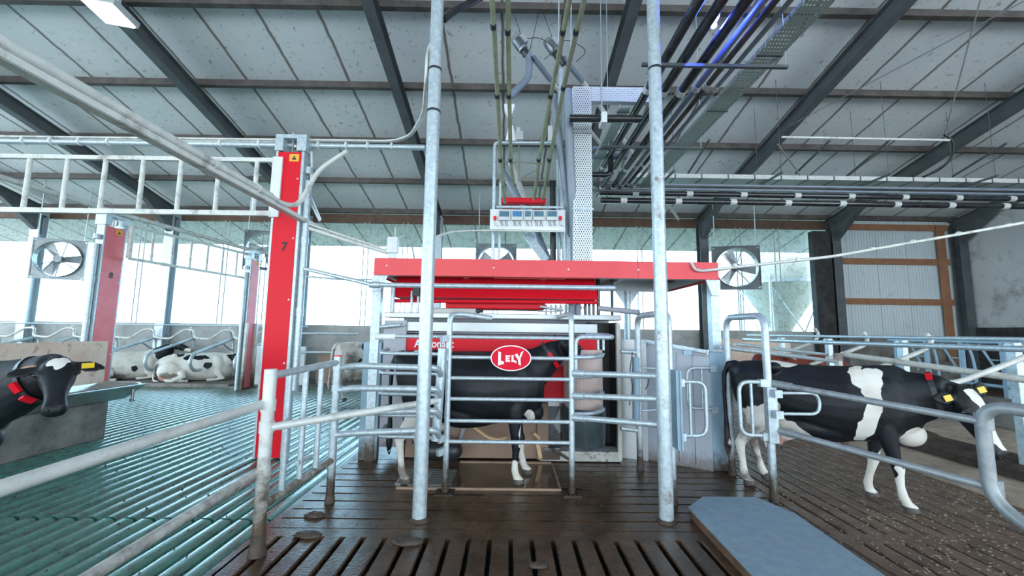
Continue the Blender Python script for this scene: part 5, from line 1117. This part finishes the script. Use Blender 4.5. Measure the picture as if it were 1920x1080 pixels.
def make_cow(name, lab, loc, rz, body, neck, head, patches, base, pinks=(), dirts=(), M_=None, vox=.014, sc=1., parts=(), hoofz=.055, group='cows', ear=(.28, -.02, -.05), smooth=5, tilt=0.):
    t = thing(name, lab, 'cow', loc, group, rz); t.scale = sc if isinstance(sc, tuple) else (sc, sc, sc)
    mb = MB(); body(mb)
    rings = []
    for i, p in enumerate(neck):
        P = [V(q[:3]) for q in neck]; tt = (P[min(i+1, len(P)-1)]-P[max(i-1, 0)]).normalized(); hl = V((0, 1, 0)) if i < len(neck)-1 else head[1].cross(head[2])
        rings.append(sec(P[i], tt, hl if abs(hl.dot(tt)) < .9 else (0, 1, 0), p[3], p[4], p[4], 18, 2.1))
    mb.loft(rings)
    hs_ = head[3] if len(head) > 3 else 1.
    hd, hu, hl = head_geo(mb, head[0], head[1], head[2], head[3] if len(head) > 3 else 1., ear)
    if tilt:
        Rt = M4.Rotation(tilt, 3, 'X'); mb.v = [Rt @ p for p in mb.v]
    tmp = mb.build('tmp', None, None, True); r = tmp.modifiers.new('r', 'REMESH'); r.mode = 'VOXEL'; r.voxel_size = vox; r.use_smooth_shade = True
    s_ = tmp.modifiers.new('s', 'SMOOTH'); s_.factor = .5; s_.iterations = smooth
    dg = bpy.context.evaluated_depsgraph_get(); me = bpy.data.meshes.new_from_object(tmp.evaluated_get(dg)); bpy.data.objects.remove(tmp)
    me.name = 'body'; o = bpy.data.objects.new('body', me); COL.objects.link(o); o.parent = t; me.materials.clear(); me.materials.append(M_ or COWM)
    O = V(head[0])
    WP = [V((0, 0, 0))]; sd = V((len(lab)*1.7, lab.count('a')*2.3, 0))
    def val(p, q):
        fr, c, rr = q[1], q[2], q[3]
        if fr == 'h': w = (p-O)/hs_; w = V((w.dot(hd), w.dot(hl), w.dot(hu)))
        else: w = p
        w = w+WP[0]; v = V(((w.x-c[0])/rr[0], (w.y-c[1])/rr[1], (w.z-c[2])/rr[2])); return (1-v.length)*1.2
    ws, ps, ds, hs = [], [], [], []
    Rt = M4.Rotation(-tilt, 3, 'X')
    for v in me.vertices:
        p = Rt @ v.co if tilt else v.co; s = base; WP[0] = mnoise.noise_vector(p*5+sd)*.045+mnoise.noise_vector(p*13+sd)*.025
        for q in patches:
            k = val(p, q)
            if q[0] == 'w': s = max(s, k)
            else: s = min(s, -k)
        ws.append(s); ps.append(max([-1.]+[val(p, q) for q in pinks])); ds.append(max([-1.]+[val(p, q) for q in dirts])); hs.append(1. if v.co.z < hoofz else 0.)
    for nm, a in (('white', ws), ('pink', ps), ('dirt', ds), ('hoof', hs)):
        at_ = me.attributes.new(nm, 'FLOAT', 'POINT'); at_.data.foreach_set('value', a)
    me.polygons.foreach_set('use_smooth', [True]*len(me.polygons)); me.update()
    Rf = M4.Rotation(tilt, 3, 'X') if tilt else M4.Identity(3)
    for sg in (-1, 1):
        e = MB(); e.ell(Rf @ (O+(hd*.155+hl*sg*.128+hu*.028)*hs_), (.021*hs_,)*3, 12, 8); e.build('eye', EYEM, t, True)
        e = MB(); e.ell(Rf @ (O+(hd*.552+hl*sg*.038+hu*.018)*hs_), (.013, .013, .011), 8, 6); e.build('nostril', EYEM, t, True)
    for kind, *a in parts:
        if kind == 'tag':
            sg = a[0]; c = O+(hl*sg*ear[0]*.62+hd*(ear[1]*.6+.02)+hu*(ear[2]*.6+.018))*hs_; mb = MB(); n = (hu*a[1] if len(a) > 1 else hu)
            w, h = hl*.04, hd*.028
            c = Rf @ (c+n*.012); mb.hexa([c-w-h-n*.004, c+w-h-n*.004, c+w+h-n*.004, c-w+h-n*.004, c-w-h+n*.004, c+w-h+n*.004, c+w+h+n*.004, c-w+h+n*.004]); x = mb.build('ear_tag', YEL, t, True); x['label'] = 'yellow ear tag'
        if kind == 'collar':
            c, ax, ra, rb, lat = V(a[0]), V(a[1]).normalized(), a[2], a[3], V(a[4]); lat = (lat-ax*lat.dot(ax)).normalized(); up = ax.cross(lat); n = 32
            rings = []
            for k in range(n+1):
                th = 2*PI*k/n; rd = lat*math.cos(th)*ra+up*math.sin(th)*rb; rn = rd.normalized(); rings.append([c+rd-ax*.022-rn*.004, c+rd+ax*.022-rn*.004, c+rd+ax*.022+rn*.006, c+rd-ax*.022+rn*.006])
            mb = MB(); mb.loft(rings, False, False); col = mb.build('collar', BLACK, t, True)
            for th, m in a[5]:
                rd = lat*math.cos(th)*ra+up*math.sin(th)*rb; rn = rd.normalized(); q = c+rd+rn*.018; tg = ax.cross(rn).normalized()*.045; w = ax*.026; mb = MB()
                mb.hexa([q-tg-w-rn*.012, q+tg-w-rn*.012, q+tg+w-rn*.012, q-tg+w-rn*.012, q-tg-w+rn*.014, q+tg-w+rn*.014, q+tg+w+rn*.014, q-tg+w+rn*.014]); x = mb.build('collar_tag', m, col, True); x['label'] = 'red collar tag'
    return t
def standing(front=((.0, .17), (.0, -.17)), rear=((.0, .17), (.0, -.17)), tail_side=0., udder=1.):
    def body(mb):
        rings = []
        for i, (x, top, bot, w) in enumerate(TR):
            c = V((x, 0, (top+bot)/2)); h = (top-bot)/2; n = 22; ring = []
            for k in range(n):
                th = 2*PI*k/n; cx_, sz_ = math.cos(th), math.sin(th); X = math.copysign(abs(cx_)**.88, cx_); Z = math.copysign(abs(sz_)**.92, sz_)
                ww = w*(1-.22*max(0, Z)**2)*(1-.05*max(0, -Z)); ring.append(V((x, ww*X, c.z+h*Z)))
            rings.append(ring)
        mb.loft(rings)
        for sg in (-1, 1):
            mb.ell((-.40, sg*.24, 1.37), (.09, .06, .06)); mb.ell((-.83, sg*.12, 1.30), (.07, .05, .07))
            mb.ell((.66, sg*.17, 1.02), (.16, .08, .30)); mb.ell((-.58, sg*.14, 1.00), (.21, .13, .32))
        mb.ell((.84, 0, .74), (.15, .10, .13)); mb.ell((.0, 0, .72), (.5, .26, .16)); mb.ell((.70, 0, 1.345), (.18, .09, .09))
        for (dx, y) in front:
            limb(mb, [(.64, y*.95, 1.0, .07, .13), (.62, y*1.02, .80, .075, .105), (.62+dx*.25, y, .62, .062, .078), (.63+dx*.45, y, .46, .05, .055), (.64+dx*.55, y, .405, .054, .058), (.635+dx*.6, y, .35, .044, .046), (.625+dx*.75, y, .24, .034, .037), (.625+dx*.88, y, .15, .042, .046), (.645+dx*.95, y, .085, .040, .045), (.67+dx, y, .045, .052, .062), (.68+dx, y, .0, .058, .072)])
        for (dx, y) in rear:
            limb(mb, [(-.58, y*.75, 1.12, .10, .20), (-.57, y*.88, .92, .10, .19), (-.58+dx*.15, y*.98, .76, .085, .145), (-.65+dx*.4, y, .63, .062, .095), (-.74+dx*.6, y, .53, .045, .066), (-.775+dx*.7, y, .46, .045, .062), (-.765+dx*.76, y, .38, .040, .050), (-.745+dx*.85, y, .25, .034, .040), (-.735+dx*.93, y, .15, .043, .048), (-.71+dx*.97, y, .085, .041, .046), (-.685+dx, y, .045, .053, .064), (-.675+dx, y, .0, .060, .075)])
        if udder:
            mb.ell((-.42, 0, .66), (.24*udder, .17, .17)); mb.ell((-.58, 0, .70), (.14, .15, .20))
            for sx in (-.36, -.52):
                for sy in (-.08, .08): limb(mb, [(sx, sy, .56, .028, .028), (sx, sy*1.1, .46, .017, .017), (sx, sy*1.1, .43, .012, .012)])
        s = tail_side
        limb(mb, [(-.80, 0, 1.38, .05, .05), (-.90, s*.1, 1.37, .042, .04), (-.955, s*.3, 1.25, .032, .032), (-.965, s*.6, 1.0, .026, .026), (-.955, s*.8, .75, .024, .024), (-.95, s, .55, .036, .036), (-.95, s, .38, .045, .045), (-.945, s, .25, .015, .015)])
    return body
def lying(side=1):
    """lying on the brisket with the legs folded to one side"""
    def body(mb):
        rings = []
        for (x, top, bot, w) in ((-.92, .62, .30, .12), (-.84, .74, .10, .26), (-.70, .80, .02, .34), (-.50, .84, 0, .38), (-.25, .85, 0, .40), (.05, .86, 0, .42), (.30, .87, 0, .40), (.52, .88, .01, .35), (.70, .87, .03, .29), (.84, .80, .08, .22), (.94, .68, .18, .14)):
            h = (top-bot)/2; n = 22; ring = []
            for k in range(n):
                th = 2*PI*k/n; cx_, sz_ = math.cos(th), math.sin(th); X = math.copysign(abs(cx_)**.85, cx_); Z = math.copysign(abs(sz_)**.9, sz_); ring.append(V((x, w*X*(1-.35*max(0, Z)**1.5), (top+bot)/2+h*Z)))
            rings.append(ring)
        mb.loft(rings)
        for sg in (-1, 1):
            mb.ell((-.48, sg*.20, .79), (.1, .06, .06)); mb.ell((.62, sg*.20, .5), (.2, .12, .3))
            k = 1 if sg == side else .8
            mb.ell((-.50, sg*.34*k, .30), (.36, .17, .30), rot=M4.Rotation(.25, 3, 'Y'))
            limb(mb, [(-.22, sg*.44*k, .30, .10, .12), (-.12, sg*.52*k, .18, .08, .09), (-.30, sg*.56*k, .10, .055, .07), (-.55, sg*.56*k, .075, .05, .055)])
            limb(mb, [(-.55, sg*.56*k, .075, .05, .055), (-.30, sg*.60*k, .055, .036, .04), (-.08, sg*.60*k, .05, .042, .045), (.04, sg*.59*k, .05, .05, .05)])
            limb(mb, [(.62, sg*.24, .36, .09, .12), (.76, sg*.29, .16, .07, .08), (.86, sg*.30, .09, .055, .055), (.70, sg*.33, .06, .04, .04), (.50, sg*.34, .05, .044, .044), (.42, sg*.34, .05, .045, .045)])
        mb.ell((-.62, side*.24, .16), (.22, .18, .14)); mb.ell((.85, 0, .32), (.16, .13, .22))
        limb(mb, [(-.86, 0, .68, .045, .05), (-.97, side*.03, .58, .032, .032), (-1.02, side*.06, .30, .026, .026), (-1.0, side*.12, .08, .028, .028), (-.9, side*.3, .05, .034, .034), (-.75, side*.42, .04, .014, .014)])
    return body

# the cow standing in the robot
hE = (V((1.25, -.02, 1.53)), V((.78, .42, -.46)), V((.45, .1, .88)))
make_cow('dairy_cow', 'black cow with white lower legs standing in the milking robot', (-.515, 5.06, .0), 0, standing(((.0, -.17), (.12, .17)), ((.0, -.18), (.16, .18))),
    [(.60, 0, 1.10, .21, .32), (.80, 0, 1.20, .17, .26), (.98, 0, 1.31, .13, .20), (1.13, -.01, 1.42, .11, .15), (1.27, -.02, 1.49, .09, .10)], hE,
    [('w', 'b', (-.72, -.2, .30), (.20, .3, .46)), ('w', 'b', (-.70, .2, .28), (.2, .3, .42)), ('w', 'b', (-.60, -.22, .72), (.10, .2, .16)), ('w', 'b', (.64, -.2, .12), (.16, .2, .18)), ('w', 'b', (.70, .2, .14), (.2, .2, .22)), ('w', 'b', (.70, -.16, .52), (.045, .12, .12)), ('w', 'b', (-.62, -.1, 1.47), (.10, .16, .07)), ('w', 'b', (.80, -.1, .72), (.07, .12, .09)), ('w', 'b', (-.3, 0, .6), (.2, .2, .06))], -.6,
    pinks=(('p', 'b', (-.42, 0, .62), (.22, .2, .14)), ('p', 'h', (.56, 0, 0), (.05, .08, .07))), dirts=(('d', 'b', (-.7, 0, .12), (.2, .4, .2)), ('d', 'b', (-.45, -.05, .62), (.16, .3, .16))), sc=(.96, 1.03, 1.06),
    parts=(('collar', (1.07, -.005, 1.375), (.78, -.03, .60), .125, .185, (0, 1, 0), ((PI+.55, RED), (PI-.05, RED))), ('tag', -1, 1)), ear=(.24, -.05, .05))
# the cow walking off to the right
rzF = math.radians(-31)
hF = (V((1.24, -.16, 1.21)), V((.33, -.14, -.93)), V((.42, -.80, .30)), 1.08)
make_cow('dairy_cow', 'large black and white cow walking off behind the curved gate at the right', (3.5, 4.74, 0), rzF, standing(((.10, -.16), (-.16, .17)), ((-.04, -.17), (.16, .18)), tail_side=-.03, udder=1.12),
    [(.62, 0, 1.06, .21, .34), (.82, -.02, 1.10, .17, .29), (.98, -.06, 1.14, .14, .24), (1.12, -.12, 1.18, .12, .18), (1.22, -.155, 1.17, .10, .12)], hF,
    [('w', 'b', (-.30, -.02, 1.46), (.20, .20, .09)), ('w', 'b', (.40, -.14, 1.32), (.10, .26, .13)), ('w', 'b', (.54, -.16, 1.30), (.09, .22, .14)), ('w', 'b', (.50, -.25, 1.14), (.10, .25, .22)), ('w', 'b', (.47, -.28, .92), (.06, .25, .22)), ('w', 'b', (.42, -.28, .74), (.075, .25, .16)), ('w', 'b', (-.52, -.15, .72), (.26, .4, .22)), ('w', 'b', (-.28, -.26, .66), (.20, .3, .13)), ('w', 'b', (-.66, -.14, .40), (.24, .3, .46)), ('w', 'b', (-.66, .14, .36), (.24, .3, .42)), ('w', 'b', (-.42, -.2, .90), (.11, .2, .13)), ('w', 'b', (.66, 0, .16), (.32, .4, .33)), ('w', 'b', (.86, -.05, .72), (.13, .2, .13)), ('w', 'h', (.05, .0, .1), (.10, .06, .10)), ('w', 'h', (.15, .0, .1), (.10, .04, .10)), ('w', 'h', (.38, .0, .06), (.16, .06, .08)), ('k', 'b', (.63, -.2, .42), (.035, .1, .16))], -.55,
    pinks=(('p', 'b', (-.44, 0, .56), (.19, .19, .13)),), dirts=(('d', 'b', (-.70, 0, .62), (.22, .4, .18)), ('d', 'b', (-.95, 0, .35), (.1, .1, .3)), ('d', 'b', (-.68, .17, .35), (.14, .1, .4)), ('d', 'b', (-.68, -.17, .08), (.16, .14, .14)), ('d', 'b', (.2, 0, .58), (.5, .2, .05))), sc=(.94, .95, 1.01),
    parts=(('tag', -1, 1), ('tag', 1, 1), ('collar', (1.06, -.095, 1.16), (.9, -.25, .2), .14, .225, (.25, 1, 0), ((PI-.9, RED),))), ear=(.28, .0, -.02))
# the cow looking in at the left edge
hA = (V((1.52, -.10, 1.42)), V((.54, -.47, -.70)), V((.42, -.46, .66)), .93)
cA = at(110, 681, 3.62)
make_cow('dairy_cow', 'black cow with a white star turning its head at the left edge', (cA.x-1.52, cA.y+.10, cA.z-1.42), 0, standing(),
    [(.58, 0, 1.06, .23, .34), (.82, .0, 1.12, .20, .31), (1.06, .0, 1.19, .17, .26), (1.28, -.02, 1.28, .145, .20), (1.44, -.05, 1.36, .12, .15), (1.54, -.12, 1.38, .10, .10)], hA,
    [('w', 'h', (.06, .035, .1), (.055, .05, .12)), ('w', 'h', (.10, .0, .1), (.075, .045, .12)), ('w', 'h', (.06, -.035, .1), (.055, .05, .12)), ('w', 'b', (.5, -.1, 1.46), (.12, .2, .08))], -.75,
    pinks=(('p', 'h', (.02, -.18, -.02), (.03, .07, .06)),), dirts=(), vox=.012,
    parts=(('tag', 1, 1), ('collar', (1.27, -.02, 1.27), (.85, -.08, .44), .155, .212, (.1, 1, 0), ((PI+.25, RED), (PI+.85, RED)))), ear=(.31, .10, -.01))
# the cow standing at the far wall
hD = (V((1.36, 0, 1.35)), V((.85, .1, -.5)), V((.5, 0, .85)))
pD = gr(650, 748)
make_cow('dairy_cow', 'white and black cow seen from behind at the far wall', (pD.x+.3, pD.y+.4, 0), math.radians(55), standing(tail_side=.1),
    [(.62, 0, 1.12, .2, .28), (.85, 0, 1.2, .16, .23), (1.08, 0, 1.28, .12, .18), (1.36, 0, 1.33, .09, .11)], hD,
    [('k', 'b', (-.85, .22, 1.2), (.25, .17, .3)), ('k', 'b', (-.1, -.2, 1.35), (.22, .25, .18)), ('k', 'b', (.45, -.2, 1.3), (.2, .25, .22)), ('k', 'h', (.1, 0, 0), (.25, .2, .2)), ('k', 'b', (-.35, -.3, 1.0), (.06, .1, .06))], .5,
    pinks=(('p', 'b', (-.48, 0, .62), (.2, .2, .15)),), dirts=(('d', 'b', (-.8, 0, .5), (.25, .4, .5)), ('d', 'b', (-.6, -.25, .95), (.25, .1, .3))), vox=.022)
# lying cows
hB = (V((1.28, .02, 1.10)), V((.85, -.42, -.38)), V((.4, -.1, .85)))
make_cow('dairy_cow', 'white cow with a black head lying in a cubicle at the far left', (-12.2, 13.1, .1), math.radians(28), lying(-1),
    [(.62, 0, .60, .25, .30), (.85, 0, .76, .20, .25), (1.06, 0, .92, .15, .19), (1.30, .01, 1.06, .10, .11)], hB,
    [('k', 'b', (.98, 0, .85), (.24, .3, .42)), ('k', 'h', (.1, 0, -.03), (.34, .24, .16)), ('w', 'h', (.2, 0, .12), (.3, .06, .09)), ('w', 'h', (.55, 0, .0), (.10, .1, .1)), ('k', 'b', (.35, -.4, .35), (.08, .14, .09))], .5,
    pinks=(('p', 'h', (.57, 0, 0), (.05, .08, .07)),), dirts=(('d', 'b', (-.3, -.4, .1), (.7, .3, .16)),), vox=.02, hoofz=-1)
hC = (V((1.08, -.14, .80)), V((.62, -.62, -.48)), V((.40, -.30, .85)))
make_cow('dairy_cow', 'white cow with small black patches lying rump towards the viewer, beside the farthest red post', (-9.85, 13.0, .1), math.radians(20), lying(-1),
    [(.62, 0, .55, .25, .30), (.82, -.03, .62, .20, .24), (.98, -.08, .70, .15, .18), (1.10, -.15, .77, .10, .11)], hC,
    [('k', 'b', (-.42, -.12, .84), (.15, .12, .12)), ('k', 'b', (.05, -.25, .74), (.34, .14, .07)), ('k', 'b', (.42, -.36, .5), (.11, .14, .10)), ('k', 'h', (.20, -.12, 0), (.24, .09, .24)), ('k', 'h', (.20, .12, 0), (.24, .08, .24)), ('k', 'h', (.02, .2, 0), (.08, .16, .12)), ('k', 'h', (.02, -.2, 0), (.08, .16, .12))], .6,
    pinks=(('p', 'b', (-.62, -.3, .16), (.26, .22, .12)), ('p', 'h', (.57, 0, 0), (.04, .08, .07))), dirts=(('d', 'b', (-.85, -.1, .35), (.2, .3, .25)), ('d', 'b', (-.5, -.5, .2), (.3, .2, .12)), ('d', 'b', (-.1, -.5, .05), (.5, .2, .08))), vox=.02, hoofz=-1)
# red and white cow behind the walking one
pG = at(1500, 662, 8.6)
hG = (V((1.30, 0, 1.05)), V((.7, 0, -.7)), V((.7, 0, .7)))
make_cow('dairy_cow', 'red and white cow almost hidden behind the walking black and white cow', (pG.x-.1, 8.6, pG.z-1.44), math.radians(5), standing(),
    [(.62, 0, 1.08, .2, .30), (.85, 0, 1.1, .16, .25), (1.08, 0, 1.1, .12, .18), (1.32, 0, 1.03, .09, .11)], hG,
    [('w', 'b', (-.1, 0, 1.45), (.35, .3, .14)), ('w', 'b', (.0, 0, .3), (1.2, .5, .4)), ('w', 'h', (.2, 0, .1), (.3, .08, .1))], -.5, M_=COWR, vox=.024)
